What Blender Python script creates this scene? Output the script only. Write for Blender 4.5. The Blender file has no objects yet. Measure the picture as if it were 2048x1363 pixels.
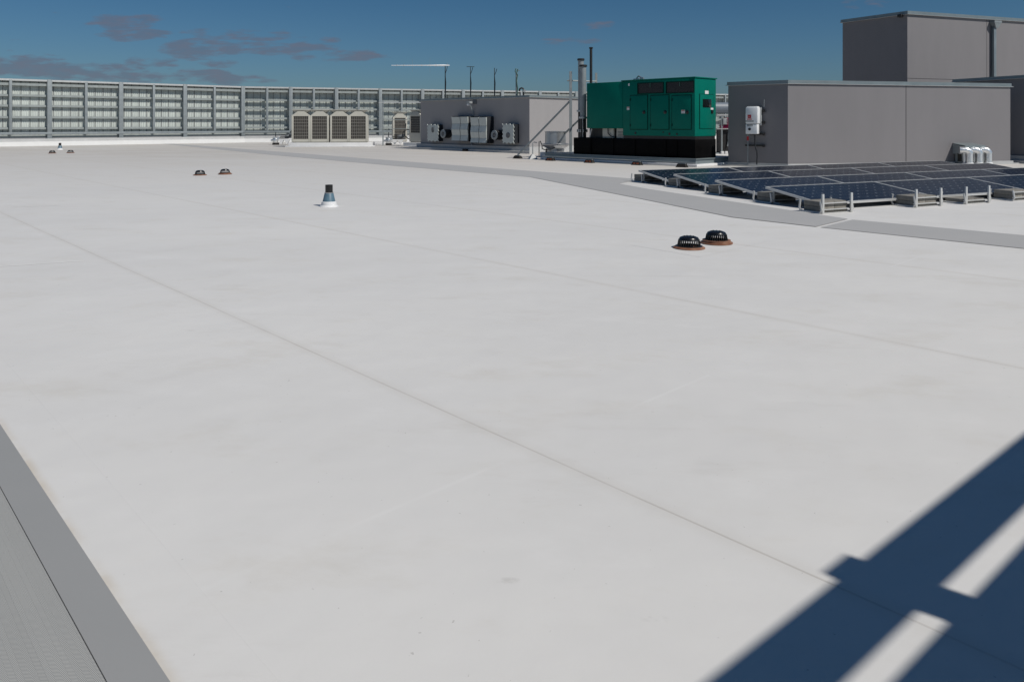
import bpy, bmesh, math, random
from mathutils import Vector, Matrix
random.seed(7)
R = math.radians
SC = bpy.context.scene; COL = SC.collection

# ---------------------------------------------------------------- camera
F, CX, HY, H = 1500.0, 1024.0, 247.0, 1.6        # focal length in photo pixels, vanishing line, eye height
cam = bpy.data.cameras.new('Camera'); cam.sensor_width = 36; cam.lens = F*36/2048
cam.shift_y = -(681.5-HY)/2048; cam.clip_end = 6000; cam.clip_start = .05
co = bpy.data.objects.new('Camera', cam); COL.objects.link(co)
co.location = (0, 0, H); co.rotation_euler = (R(90), 0, 0); SC.camera = co

# ---------------------------------------------------------------- light
SUN = Vector((.785, -.62)); SUN.normalize(); ELEV = R(48)
w = bpy.data.worlds.new("World"); SC.world = w; w.use_nodes = True
nt = w.node_tree; nt.nodes.clear()
def N(t, kind, **kw):
    n = t.nodes.new(kind)
    for k, v in kw.items(): setattr(n, k, v)
    return n
sky = N(nt, 'ShaderNodeTexSky', sky_type='NISHITA', sun_disc=False)
sky.sun_elevation = ELEV; sky.sun_rotation = math.atan2(SUN.x, SUN.y)
sky.air_density = 1.0; sky.dust_density = .6; sky.ozone_density = 2.0
tint = N(nt, 'ShaderNodeMix', data_type='RGBA', blend_type='MULTIPLY'); tint.inputs[0].default_value = 1
tmix = N(nt, 'ShaderNodeMix', data_type='RGBA'); tmix.inputs[6].default_value = (.335, .485, .67, 1); tmix.inputs[7].default_value = (.222, .425, .575, 1)
nt.links.new(sky.outputs[0], tint.inputs[6])
# low clouds, laid out by direction (azimuth and height over the horizon)
tc = N(nt, 'ShaderNodeTexCoord'); sep = N(nt, 'ShaderNodeSeparateXYZ'); nt.links.new(tc.outputs['Generated'], sep.inputs[0])
def M_(op, a, b=None, c=None, clamp=False):
    n = N(nt, 'ShaderNodeMath', operation=op, use_clamp=clamp)
    for i, v in enumerate((a, b, c)):
        if v is None: continue
        if isinstance(v, (int, float)): n.inputs[i].default_value = v
        else: nt.links.new(v, n.inputs[i])
    return n.outputs[0]
nt.links.new(M_('MULTIPLY', sep.outputs[2], 5.5, clamp=True), tmix.inputs[0]); nt.links.new(tmix.outputs[2], tint.inputs[7])
ysafe = M_('MAXIMUM', sep.outputs[1], .05)
U = M_('DIVIDE', sep.outputs[0], ysafe); V = M_('DIVIDE', sep.outputs[2], ysafe)
cv = N(nt, 'ShaderNodeCombineXYZ'); nt.links.new(U, cv.inputs[0]); nt.links.new(M_('MULTIPLY', V, 4.2), cv.inputs[1])
cn = N(nt, 'ShaderNodeTexNoise'); cn.inputs['Scale'].default_value = 22; cn.inputs['Detail'].default_value = 7; cn.inputs['Roughness'].default_value = .55
nt.links.new(cv.outputs[0], cn.inputs['Vector'])
cn2 = N(nt, 'ShaderNodeTexNoise'); cn2.inputs['Scale'].default_value = 42; cn2.inputs['Detail'].default_value = 4
nt.links.new(cv.outputs[0], cn2.inputs['Vector'])
blobs = [(245,42,75,16,1.0),(270,70,75,12,1.0),(390,98,70,20,1.05),(520,98,150,13,1.0),(680,112,90,13,.9),(470,68,110,12,.7),(540,76,45,8,.8),
         (305,128,48,17,.95),(60,120,70,13,.85),(0,132,50,18,1.0),(110,142,140,18,1.1),(230,152,110,16,1.0),(400,152,60,13,.95),(480,160,70,10,.95),
         (440,128,45,7,.8),(600,82,90,8,.6),(1140,82,60,12,.75),(1195,50,35,9,.7),(1740,8,50,12,.7),(330,155,60,10,.6),(0,110,40,10,.6)]
acc = None
for (bx_, by_, rx, ry, k) in blobs:
    du = M_('DIVIDE', M_('SUBTRACT', U, (bx_-CX)/F), 1.3*rx/F); dv = M_('DIVIDE', M_('SUBTRACT', V, (HY-by_)/F), 1.3*ry/F)
    q = M_('SUBTRACT', 1.0, M_('ADD', M_('MULTIPLY', du, du), M_('MULTIPLY', dv, dv)), clamp=True)
    q = M_('MULTIPLY', M_('POWER', q, .5), k)
    acc = q if acc is None else M_('MAXIMUM', acc, q)
dens = M_('SUBTRACT', M_('ADD', M_('MULTIPLY', acc, .95), M_('MULTIPLY', cn.outputs[0], 2.6)), 1.78)
dens = M_('MULTIPLY', dens, 2.4, clamp=True)
dens = M_('MULTIPLY', dens, M_('ADD', .55, M_('MULTIPLY', cn2.outputs[0], .55)), clamp=True)
dens = M_('MULTIPLY', dens, M_('GREATER_THAN', sep.outputs[1], .06))
cmix = N(nt, 'ShaderNodeMix', data_type='RGBA')
nt.links.new(M_('MULTIPLY', dens, .8), cmix.inputs[0]); nt.links.new(tint.outputs[2], cmix.inputs[6])
ccol = N(nt, 'ShaderNodeMix', data_type='RGBA'); nt.links.new(cn2.outputs[0], ccol.inputs[0])
ccol.inputs[6].default_value = (1.15, 1.65, 2.45, 1); ccol.inputs[7].default_value = (2.2, 2.05, 2.6, 1)
nt.links.new(ccol.outputs[2], cmix.inputs[7])
bg = N(nt, 'ShaderNodeBackground'); bg.inputs['Strength'].default_value = .074
wo = N(nt, 'ShaderNodeOutputWorld'); nt.links.new(cmix.outputs[2], bg.inputs[0]); nt.links.new(bg.outputs[0], wo.inputs[0])

sl = bpy.data.lights.new('Sun', 'SUN'); sl.energy = 3.75; sl.angle = R(.53); sl.color = (1, .945, .865)
so = bpy.data.objects.new('Sun', sl); COL.objects.link(so)
sdir = Vector((SUN.x*math.cos(ELEV), SUN.y*math.cos(ELEV), math.sin(ELEV)))
so.rotation_euler = sdir.to_track_quat('Z', 'Y').to_euler(); so.location = sdir*60
SC.view_settings.view_transform = 'Standard'; SC.view_settings.look = 'None'
SC.view_settings.exposure = 0; SC.view_settings.gamma = 1
SC.cycles.use_denoising = True

# ---------------------------------------------------------------- materials
def mat(name, col, rough=.6, metal=0, var=.06, vscale=3, bump=0, bscale=20, spec=.5, stretch=(1,1,1), col2=None, coat=0):
    m = bpy.data.materials.new(name); m.use_nodes = True; t = m.node_tree; b = t.nodes['Principled BSDF']
    b.inputs['Roughness'].default_value = rough; b.inputs['Metallic'].default_value = metal
    b.inputs['Specular IOR Level'].default_value = spec; b.inputs['Coat Weight'].default_value = coat
    g = N(t, 'ShaderNodeTexCoord'); mp = N(t, 'ShaderNodeMapping'); t.links.new(g.outputs['Object'], mp.inputs[0]); mp.inputs['Scale'].default_value = stretch
    n = N(t, 'ShaderNodeTexNoise'); n.inputs['Scale'].default_value = vscale; n.inputs['Detail'].default_value = 6; n.inputs['Roughness'].default_value = .6
    t.links.new(mp.outputs[0], n.inputs['Vector'])
    cr = N(t, 'ShaderNodeValToRGB'); cr.color_ramp.elements[0].position = .3; cr.color_ramp.elements[1].position = .7
    c2 = col2 or tuple(c*(1+var) for c in col)
    cr.color_ramp.elements[0].color = tuple(c*(1-var) for c in col)+(1,); cr.color_ramp.elements[1].color = tuple(c2)+(1,)
    t.links.new(n.outputs[0], cr.inputs[0]); t.links.new(cr.outputs[0], b.inputs['Base Color'])
    rr = N(t, 'ShaderNodeMapRange'); rr.inputs[3].default_value = max(.03, rough-.08); rr.inputs[4].default_value = min(1, rough+.08)
    t.links.new(n.outputs[0], rr.inputs[0]); t.links.new(rr.outputs[0], b.inputs['Roughness'])
    if bump:
        n2 = N(t, 'ShaderNodeTexNoise'); n2.inputs['Scale'].default_value = bscale; n2.inputs['Detail'].default_value = 4
        t.links.new(mp.outputs[0], n2.inputs['Vector'])
        bp = N(t, 'ShaderNodeBump'); bp.inputs['Strength'].default_value = 1; bp.inputs['Distance'].default_value = bump
        t.links.new(n2.outputs[0], bp.inputs['Height']); t.links.new(bp.outputs[0], b.inputs['Normal'])
    return m
M = {}
M['white_membrane'] = mat('white_membrane', (.66,.665,.67), .5, var=.05, vscale=2, bump=.004, bscale=6)
M['darkened_membrane'] = mat('darkened_membrane', (.43,.435,.435), .6, var=.08, vscale=2)
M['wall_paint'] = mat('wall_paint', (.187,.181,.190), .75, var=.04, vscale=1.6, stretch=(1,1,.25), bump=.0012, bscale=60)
M['flash_membrane'] = mat('flash_membrane', (.56,.565,.565), .6, var=.05, vscale=2)
M['flash_light'] = mat('flash_light', (.76,.755,.74), .55, var=.08, vscale=5)
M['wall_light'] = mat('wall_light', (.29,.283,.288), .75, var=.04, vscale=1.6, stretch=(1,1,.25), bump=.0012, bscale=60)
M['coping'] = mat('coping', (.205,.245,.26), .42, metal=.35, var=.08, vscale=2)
M['galv'] = mat('galv', (.225,.255,.27), .5, metal=.12, var=.12, vscale=4)
M['galv_dark'] = mat('galv_dark', (.27,.30,.30), .6, metal=.1, var=.15, vscale=4)
M['steel'] = mat('steel', (.42,.43,.44), .36, metal=.8, var=.06, vscale=6)
M['alum'] = mat('alum', (.62,.63,.63), .38, metal=.75, var=.07, vscale=8)
M['casing_dark'] = mat('casing_dark', (.022,.025,.03), .6, spec=.2)
M['foil'] = mat('foil', (.74,.76,.77), .3, metal=.8, var=.08, vscale=8, bump=.01, bscale=14)
M['frame_alum'] = mat('frame_alum', (.56,.565,.56), .4, metal=.35, var=.04)
M['panel_sheet'] = mat('panel_sheet', (.475,.515,.495), .6, metal=0, var=.12, vscale=1.2, stretch=(1,1,.25))
M['green'] = mat('green', (.001,.128,.096), .42, var=.06, vscale=1.5, spec=.08)
M['green_dark'] = mat('green_dark', (.001,.03,.022), .6, spec=.1)
M['black'] = mat('black', (.012,.012,.013), .5, var=.3)
M['black_tank'] = mat('black_tank', (.0035,.0033,.0035), .6, var=.5, vscale=1.2, spec=.06)
M['black_plastic'] = mat('black_plastic', (.008,.008,.009), .28, var=.2)
M['rubber'] = mat('rubber', (.014,.012,.011), .8, var=.3, vscale=15)
M['orange'] = mat('orange', (.22,.085,.045), .6, var=.25, vscale=9, col2=(.27,.15,.10))
M['orange_stripe'] = mat('orange_stripe', (.34,.08,.03), .6, var=.2)
M['beige'] = mat('beige', (.46,.45,.40), .5, var=.04, vscale=3)
M['beige_dark'] = mat('beige_dark', (.30,.29,.255), .55, var=.05)
M['grille_dark'] = mat('grille_dark', (.05,.045,.04), .6, var=.3, vscale=8)
M['grille_wire'] = mat('grille_wire', (.30,.29,.26), .5)
M['white_paint'] = mat('white_paint', (.66,.67,.68), .4, var=.04)
M['inverter_white'] = mat('inverter_white', (.70,.72,.74), .35, var=.03)
M['grey_paint'] = mat('grey_paint', (.30,.32,.33), .45, var=.05)
M['slate'] = mat('slate', (.085,.15,.20), .4, var=.12, vscale=12)
M['red'] = mat('red', (.42,.012,.02), .5)
M['ink'] = mat('ink', (.03,.03,.032), .6)
M['concrete'] = mat('concrete', (.21,.20,.18), .9, var=.18, vscale=14, bump=.004, bscale=60)
M['magenta'] = mat('magenta', (.30,.01,.075), .35, var=.1)
M['shaded_silver'] = mat('shaded_silver', (.16,.19,.225), .5, metal=.0, var=.06)  # silver vessel coloured dark, with the shade on it painted in
M['green_mast'] = mat('green_mast', (.05,.11,.085), .6, var=.2)
M['mast'] = mat('mast', (.045,.06,.065), .5, metal=.3)
M['glint_tube'] = mat('glint_tube', (.93,.93,.93), .25, var=.0)  # sun glint on the polished aerial boom, painted as plain white
M['cabinet_metal'] = mat('cabinet_metal', (.47,.51,.50), .45, metal=.15, var=.08, vscale=5)
M['glass_dark'] = mat('glass_dark', (.006,.01,.01), .12)
M['cable'] = mat('cable', (.012,.014,.018), .5)
M['shade_grey'] = mat('shade_grey', (.11,.115,.125), .5)

def vmath(t, op, a, b=None, clamp=False):
    n = N(t, 'ShaderNodeMath', operation=op, use_clamp=clamp)
    for i, v in enumerate((a, b)):
        if v is None: continue
        if isinstance(v, (int, float)): n.inputs[i].default_value = v
        else: t.links.new(v, n.inputs[i])
    return n.outputs[0]
AD = Vector((-.6877, .726)); BD = Vector((.726, .6877))          # the two directions the roof sheets are laid in

def roof_material():
    m = bpy.data.materials.new('roof_membrane'); m.use_nodes = True; t = m.node_tree; b = t.nodes['Principled BSDF']
    g = N(t, 'ShaderNodeNewGeometry'); s = N(t, 'ShaderNodeSeparateXYZ'); t.links.new(g.outputs['Position'], s.inputs[0])
    X, Y = s.outputs[0], s.outputs[1]
    mm = lambda *a, **k: vmath(t, *a, **k)
    nb = mm('ADD', mm('MULTIPLY', X, BD.x), mm('MULTIPLY', Y, BD.y))
    na = mm('ADD', mm('MULTIPLY', X, AD.x), mm('MULTIPLY', Y, AD.y))
    def noise(scale, detail=5, rough=.6, vec=None, sc=None):
        n = N(t, 'ShaderNodeTexNoise'); n.inputs['Scale'].default_value = scale; n.inputs['Detail'].default_value = detail; n.inputs['Roughness'].default_value = rough
        mp = N(t, 'ShaderNodeMapping'); t.links.new(g.outputs['Position'], mp.inputs[0])
        if sc: mp.inputs['Scale'].default_value = sc
        mp.inputs['Rotation'].default_value = (0, 0, R(43.5)); t.links.new(mp.outputs[0], n.inputs['Vector']); return n.outputs[0]
    def ramp(x, a, b_, lo=0, hi=1):
        n = N(t, 'ShaderNodeMapRange', interpolation_type='SMOOTHSTEP'); t.links.new(x, n.inputs[0])
        n.inputs[1].default_value = a; n.inputs[2].default_value = b_; n.inputs[3].default_value = lo; n.inputs[4].default_value = hi; return n.outputs[0]
    # lapped seams every 3.2 m
    ns = noise(.35, 2)
    nbw = mm('ADD', nb, mm('MULTIPLY', mm('SUBTRACT', ns, .5), .03))
    ph = mm('SUBTRACT', mm('MODULO', mm('ADD', mm('SUBTRACT', nbw, 2.6), 321.6), 3.2), 1.6)    # seam where ph = 0
    ad = mm('ABSOLUTE', ph)
    line = mm('SUBTRACT', 1.0, ramp(ad, .0025, .0085))
    band = mm('SUBTRACT', 1.0, ramp(ad, .0, .09))
    # end laps across the sheets, far apart and faint
    shk = mm('FLOOR', mm('DIVIDE', mm('ADD', mm('SUBTRACT', nbw, 1.0), 320.0), 3.2))
    off = mm('MULTIPLY', mm('FRACT', mm('MULTIPLY', mm('SINE', mm('MULTIPLY', shk, 12.9898)), 437.58)), 11.0)
    pa = mm('ABSOLUTE', mm('SUBTRACT', mm('MODULO', mm('ADD', mm('ADD', na, off), 330.0), 15.0), 7.5))
    line2 = mm('MULTIPLY', mm('SUBTRACT', 1.0, ramp(pa, .004, .02)), mm('MULTIPLY', ramp(noise(.7, 3), .45, .6), .35))
    n1 = noise(.22, 5, .6, sc=(1, 2.2, 1)); n2 = noise(1.1, 7, .68, sc=(1, 1.8, 1)); n3 = noise(9, 6, .7); n4 = noise(.6, 6, .7, sc=(1, 4, 1))
    base = N(t, 'ShaderNodeMix', data_type='RGBA'); t.links.new(ramp(n1, .35, .68), base.inputs[0])
    base.inputs[6].default_value = (.626,.624,.618,1); base.inputs[7].default_value = (.660,.657,.648,1)
    def mix(prev, fac, col):
        n = N(t, 'ShaderNodeMix', data_type='RGBA'); t.links.new(fac, n.inputs[0]); t.links.new(prev, n.inputs[6]); n.inputs[7].default_value = col+(1,); return n.outputs[2]
    c = base.outputs[2]
    c = mix(c, mm('MULTIPLY', ramp(n2, .5, .75), .42), (.55,.53,.49))
    c = mix(c, mm('MULTIPLY', ramp(n2, .48, .22), .5), (.70,.70,.70))
    # settled dust: heavier on the low far side of the roof, patchy
    far = ramp(Y, 9, 44)
    c = mix(c, mm('MULTIPLY', far, mm('ADD', .36, mm('MULTIPLY', ramp(n1, .3, .7), .3))), (.40,.37,.33))
    right = mm('MULTIPLY', ramp(X, -10, 0), ramp(Y, 20, 32))
    c = mix(c, mm('MULTIPLY', right, .35), (.60,.55,.50))
    c = mix(c, mm('MULTIPLY', ramp(n4, .56, .75), .32), (.50,.485,.46))
    spk = noise(38, 2, .5); c = mix(c, mm('MULTIPLY', ramp(spk, .735, .76), .45), (.30,.29,.27))
    # small scuffs
    v = N(t, 'ShaderNodeTexVoronoi'); v.inputs['Scale'].default_value = 1.3; mp = N(t, 'ShaderNodeMapping'); mp.inputs['Scale'].default_value = (1, 2.6, 1); mp.inputs['Rotation'].default_value = (0,0,.5)
    t.links.new(g.outputs['Position'], mp.inputs[0]); t.links.new(mp.outputs[0], v.inputs['Vector'])
    sc_ = mm('MULTIPLY', mm('SUBTRACT', 1.0, ramp(v.outputs['Distance'], .02, .09)), ramp(n3, .5, .62))
    c = mix(c, mm('MULTIPLY', sc_, .30), (.33,.32,.30))
    edge_ = mm('SUBTRACT', 1.0, ramp(mm('ABSOLUTE', mm('SUBTRACT', nb, .768)), .0, .045))
    c = mix(c, mm('MULTIPLY', edge_, mm('MULTIPLY', ramp(noise(2.2, 5), .35, .65), .55)), (.50,.43,.33))
    brk = ramp(noise(.9, 3), .3, .6, .25, 1)
    c = mix(c, mm('MULTIPLY', line, mm('MULTIPLY', brk, .30)), (.24,.215,.18))
    c = mix(c, mm('MULTIPLY', band, .12), (.42,.38,.32))
    c = mix(c, line2, (.72,.72,.72))
    t.links.new(c, b.inputs['Base Color']); b.inputs['Roughness'].default_value = .62; b.inputs['Specular IOR Level'].default_value = .3
    lap = mm('MULTIPLY', ramp(ph, -.004, .004), .003)
    hgt = mm('ADD', mm('ADD', lap, mm('MULTIPLY', noise(.8, 3), .035)), mm('MULTIPLY', noise(6, 5), .0022))
    hgt = mm('ADD', hgt, mm('MULTIPLY', noise(120, 2), .0003))
    bp = N(t, 'ShaderNodeBump'); bp.inputs['Distance'].default_value = 1; bp.inputs['Strength'].default_value = .55
    t.links.new(hgt, bp.inputs['Height']); t.links.new(bp.outputs[0], b.inputs['Normal'])
    return m
M['roof'] = roof_material()

def walk_material(name, ca, cb, weave):
    m = bpy.data.materials.new(name); m.use_nodes = True; t = m.node_tree; b = t.nodes['Principled BSDF']
    g = N(t, 'ShaderNodeNewGeometry'); mm = lambda *a, **k: vmath(t, *a, **k)
    s = N(t, 'ShaderNodeSeparateXYZ'); t.links.new(g.outputs['Position'], s.inputs[0]); X, Y = s.outputs[0], s.outputs[1]
    nb = mm('ADD', mm('MULTIPLY', X, BD.x), mm('MULTIPLY', Y, BD.y)); na = mm('ADD', mm('MULTIPLY', X, AD.x), mm('MULTIPLY', Y, AD.y))
    n = N(t, 'ShaderNodeTexNoise'); n.inputs['Scale'].default_value = 1.2; n.inputs['Detail'].default_value = 7; t.links.new(g.outputs['Position'], n.inputs['Vector'])
    mx = N(t, 'ShaderNodeMix', data_type='RGBA'); t.links.new(n.outputs[0], mx.inputs[0]); mx.inputs[6].default_value = ca+(1,); mx.inputs[7].default_value = cb+(1,)
    c = mx.outputs[2]
    if weave:    # fine herringbone tread in bands
        p = .0075
        col = mm('FLOOR', mm('DIVIDE', nb, .016)); sg = mm('SUBTRACT', mm('MULTIPLY', mm('FLOORED_MODULO', col, 2.0), 2.0), 1.0)
        zig = mm('ADD', na, mm('MULTIPLY', nb, sg))
        wv = mm('SINE', mm('MULTIPLY', zig, 2*math.pi/p)); edge = mm('SINE', mm('MULTIPLY', nb, 2*math.pi/.016))
        f = mm('MULTIPLY', mm('ADD', mm('MULTIPLY', wv, .5), .5), .12)
        f = mm('ADD', f, mm('MULTIPLY', mm('GREATER_THAN', mm('SINE', mm('MULTIPLY', nb, 2*math.pi/.115)), .2), .05))
        m2 = N(t, 'ShaderNodeMix', data_type='RGBA'); t.links.new(f, m2.inputs[0]); t.links.new(c, m2.inputs[6]); m2.inputs[7].default_value = tuple(x*.55 for x in ca)+(1,)
        c = m2.outputs[2]
        bp = N(t, 'ShaderNodeBump'); bp.inputs['Distance'].default_value = .0006; t.links.new(wv, bp.inputs['Height']); t.links.new(bp.outputs[0], b.inputs['Normal'])
    else:
        f = mm('MULTIPLY', mm('GREATER_THAN', mm('SINE', mm('MULTIPLY', nb, 2*math.pi/.09)), .3), .13)
        f = f if name == 'walk_far' else mm('MULTIPLY', f, 0.0)
        m2 = N(t, 'ShaderNodeMix', data_type='RGBA'); t.links.new(f, m2.inputs[0]); t.links.new(c, m2.inputs[6]); m2.inputs[7].default_value = (.2,.2,.205,1); c = m2.outputs[2]
    t.links.new(c, b.inputs['Base Color']); b.inputs['Roughness'].default_value = .7; b.inputs['Specular IOR Level'].default_value = .25
    return m
M['walk_pad'] = walk_material('walk_pad', (.35,.36,.355), (.40,.405,.40), True)
M['walk_edge'] = walk_material('walk_edge', (.265,.275,.28), (.31,.315,.32), False)
M['walk_far'] = walk_material('walk_far', (.375,.38,.385), (.42,.42,.42), False)
M['ground'] = mat('ground_far', (.10,.12,.08), .9, var=.4, vscale=.02)

def pv_material():
    m = bpy.data.materials.new('solar_cells'); m.use_nodes = True; t = m.node_tree; b = t.nodes['Principled BSDF']
    g = N(t, 'ShaderNodeUVMap'); s = N(t, 'ShaderNodeSeparateXYZ'); t.links.new(g.outputs[0], s.inputs[0]); mm = lambda *a, **k: vmath(t, *a, **k)
    fx = mm('ABSOLUTE', mm('SUBTRACT', mm('FRACT', s.outputs[0]), .5)); fy = mm('ABSOLUTE', mm('SUBTRACT', mm('FRACT', s.outputs[1]), .5))
    gl = mm('GREATER_THAN', mm('MAXIMUM', fx, fy), .488)
    dia = mm('GREATER_THAN', mm('ADD', fx, fy), .89)
    bus = mm('MULTIPLY', mm('LESS_THAN', mm('ABSOLUTE', mm('SUBTRACT', mm('ABSOLUTE', mm('SUBTRACT', mm('FRACT', s.outputs[0]), .5)), .17)), .008), .35)
    cell = N(t, 'ShaderNodeTexWhiteNoise', noise_dimensions='2D'); fl = N(t, 'ShaderNodeVectorMath', operation='FLOOR'); t.links.new(g.outputs[0], fl.inputs[0]); t.links.new(fl.outputs[0], cell.inputs['Vector'])
    cm = N(t, 'ShaderNodeMix', data_type='RGBA'); t.links.new(cell.outputs[0], cm.inputs[0]); cm.inputs[6].default_value = (.005,.007,.016,1); cm.inputs[7].default_value = (.008,.012,.024,1)
    m2 = N(t, 'ShaderNodeMix', data_type='RGBA'); t.links.new(mm('MAXIMUM', mm('MULTIPLY', gl, .25), mm('MAXIMUM', mm('MULTIPLY', dia, .6), bus)), m2.inputs[0]); t.links.new(cm.outputs[2], m2.inputs[6]); m2.inputs[7].default_value = (.30,.33,.36,1)
    t.links.new(m2.outputs[2], b.inputs['Base Color']); b.inputs['Roughness'].default_value = .22; b.inputs['Specular IOR Level'].default_value = .12
    return m
M['pv'] = pv_material()

# ---------------------------------------------------------------- mesh helpers
class MB:
    def __init__(s): s.bm = bmesh.new()
    def box(s, x0, x1, y0, y1, z0, z1, bev=0, m=None):
        vs = [s.bm.verts.new((x, y, z)) for x in (x0, x1) for y in (y0, y1) for z in (z0, z1)]
        fs = [s.bm.faces.new([vs[i] for i in f]) for f in ((0,1,3,2),(4,6,7,5),(0,4,5,1),(2,3,7,6),(0,2,6,4),(1,5,7,3))]
        if m is not None: bmesh.ops.transform(s.bm, matrix=m, verts=vs)
        if bev:
            es = {e for f in fs for e in f.edges}
            bmesh.ops.bevel(s.bm, geom=list(es), offset=bev, segments=2, affect='EDGES', profile=.5)
        return s
    def prism(s, pts, z0, z1, m=None):
        a = [s.bm.verts.new((p[0], p[1], z0)) for p in pts]; b = [s.bm.verts.new((p[0], p[1], z1)) for p in pts]; n = len(pts)
        s.bm.faces.new(a[::-1]); s.bm.faces.new(b)
        for i in range(n): s.bm.faces.new((a[i], a[(i+1)%n], b[(i+1)%n], b[i]))
        if m is not None: bmesh.ops.transform(s.bm, matrix=m, verts=a+b)
        return s
    def tube(s, pts, r, seg=10, caps=True):
        P = [Vector(p) for p in pts]; rings = []
        rs = r if isinstance(r, (list, tuple)) else [r]*len(P)
        up = None
        for i, p in enumerate(P):
            d = (P[min(i+1, len(P)-1)]-P[max(i-1, 0)]).normalized()
            if up is None: up = Vector((0,0,1)) if abs(d.z) < .9 else Vector((1,0,0))
            a = d.cross(up).normalized(); c = a.cross(d).normalized(); up = c
            rings.append([s.bm.verts.new(p+(a*math.cos(2*math.pi*k/seg)+c*math.sin(2*math.pi*k/seg))*rs[i]) for k in range(seg)])
        for i in range(len(P)-1):
            for k in range(seg):
                f = s.bm.faces.new((rings[i][k], rings[i][(k+1)%seg], rings[i+1][(k+1)%seg], rings[i+1][k])); f.smooth = True
        if caps: s.bm.faces.new(rings[0][::-1]); s.bm.faces.new(rings[-1])
        return s
    def lathe(s, prof, c=(0,0), seg=32, m=None, cap=True):
        rings = []
        for (r, z) in prof:
            if r < 1e-5: rings.append([s.bm.verts.new((c[0], c[1], z))])
            else: rings.append([s.bm.verts.new((c[0]+r*math.cos(2*math.pi*k/seg), c[1]+r*math.sin(2*math.pi*k/seg), z)) for k in range(seg)])
        for i in range(len(rings)-1):
            A, B_ = rings[i], rings[i+1]
            for k in range(seg):
                a0, a1 = A[k % len(A)], A[(k+1) % len(A)]; b0, b1 = B_[k % len(B_)], B_[(k+1) % len(B_)]
                vs = []
                for v in (a0, a1, b1, b0):
                    if v not in vs: vs.append(v)
                if len(vs) > 2:
                    f = s.bm.faces.new(vs); f.smooth = True
        if m is not None: bmesh.ops.transform(s.bm, matrix=m, verts=[v for r_ in rings for v in r_])
        return s
    def frustum(s, x, y, z0, z1, w0, d0, w1, d1):
        a = [s.bm.verts.new((x+i*w0/2, y+j*d0/2, z0)) for i, j in ((-1,-1),(1,-1),(1,1),(-1,1))]
        b = [s.bm.verts.new((x+i*w1/2, y+j*d1/2, z1)) for i, j in ((-1,-1),(1,-1),(1,1),(-1,1))]
        s.bm.faces.new(a[::-1]); s.bm.faces.new(b)
        for i in range(4): s.bm.faces.new((a[i], a[(i+1)%4], b[(i+1)%4], b[i]))
        return s
    def build(s, name, material, parent=None):
        bmesh.ops.recalc_face_normals(s.bm, faces=s.bm.faces[:])
        me = bpy.data.meshes.new(name); s.bm.to_mesh(me); s.bm.free()
        me.materials.append(M[material] if isinstance(material, str) else material)
        try: me.set_sharp_from_angle(angle=R(35))
        except Exception: pass
        o = bpy.data.objects.new(name, me); COL.objects.link(o)
        if parent: o.parent = parent
        return o
def box(name, material, parent, *a, **k): return MB().box(*a, **k).build(name, material, parent)
def thing(name, label, cat, loc=(0,0,0), rz=0, group=None):
    o = bpy.data.objects.new(name, None); COL.objects.link(o); o.empty_display_size = .2
    o.location = (loc[0], loc[1], loc[2] if len(loc) > 2 else 0); o.rotation_euler = (0, 0, rz)
    o['label'] = label; o['category'] = cat
    if group: o['group'] = group
    return o
def tag(o, label, cat, group=None):
    o['label'] = label; o['category'] = cat
    if group: o['group'] = group
    return o
def struct(o): o['kind'] = 'structure'; return o
def dup(o, parent=None, **kw):
    c = o.copy(); COL.objects.link(c); c.parent = parent
    for ch in [x for x in KIDS(o)]: dup(ch, c)
    for k, v in kw.items():
        if k == 'loc': c.location = (v[0], v[1], v[2] if len(v) > 2 else 0)
        elif k == 'rz': c.rotation_euler = (0, 0, v)
        else: c[k] = v
    return c
def KIDS(o): return [x for x in COL.objects if x.parent == o]
def G(px, py, z=0):
    y = F*(H-z)/(py-HY); return Vector(((px-CX)/F*y, y, z))
def D(px, py, d): return Vector(((px-CX)/F*d, d, H-(py-HY)/F*d))
class Wall:                       # local x to the right along the wall, local y into it, z up
    def __init__(s, a, b):
        s.o = Vector((a[0], a[1])); e = Vector((b[0], b[1])); s.u = (e-s.o).normalized(); s.v = Vector((-s.u.y, s.u.x)); s.len = (e-s.o).length
        s.rz = math.atan2(s.u.y, s.u.x)
    def w(s, x, y, z=0): p = s.o+s.u*x+s.v*y; return (p.x, p.y, z)
    def hit(s, px, py=HY, y=0):
        a = (px-CX)/F; q = s.o+s.v*y                 # q + x*u = t*(a,1)
        x = (a*q.y-q.x)/(s.u.x-a*s.u.y); t = q.y+x*s.u.y
        return x, H-(py-HY)/F*t

# ---------------------------------------------------------------- setting: roof, far ground, walkways
def sheet(name, pts, z, material, n=1):
    bm = bmesh.new(); bm.faces.new([bm.verts.new((p[0], p[1], z)) for p in pts]); bmesh.ops.recalc_face_normals(bm, faces=bm.faces[:])
    for f in bm.faces:
        if f.normal.z < 0: f.normal_flip()
    me = bpy.data.meshes.new(name); bm.to_mesh(me); bm.free(); me.materials.append(M[material]); o = bpy.data.objects.new(name, me); COL.objects.link(o); return o
struct(sheet('far_ground', [(-3000,-3000),(3000,-3000),(3000,3000),(-3000,3000)], -14, 'ground'))
roof = MB().prism([(-60,-40),(90,-40),(90,120),(-60,120)], -1.2, 0).build('roof_deck', 'roof'); struct(roof)
S1 = [G(320,287.2), G(344,287.2), G(800,322.3), G(1282,358.6), G(1238,367.6), G(1059,354.2), G(800,332.7), G(560,311.5)]
S2 = [G(1059,354), G(1237,367.6), G(1300,379), G(1696,438.4), G(1632,454), G(1465,435), G(1282,398), G(1150,372)]
S3 = [G(1641,455), G(1705,439.8), G(2048,471), G(2300,492.5), G(2200,510), G(2048,497.5)]
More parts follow.
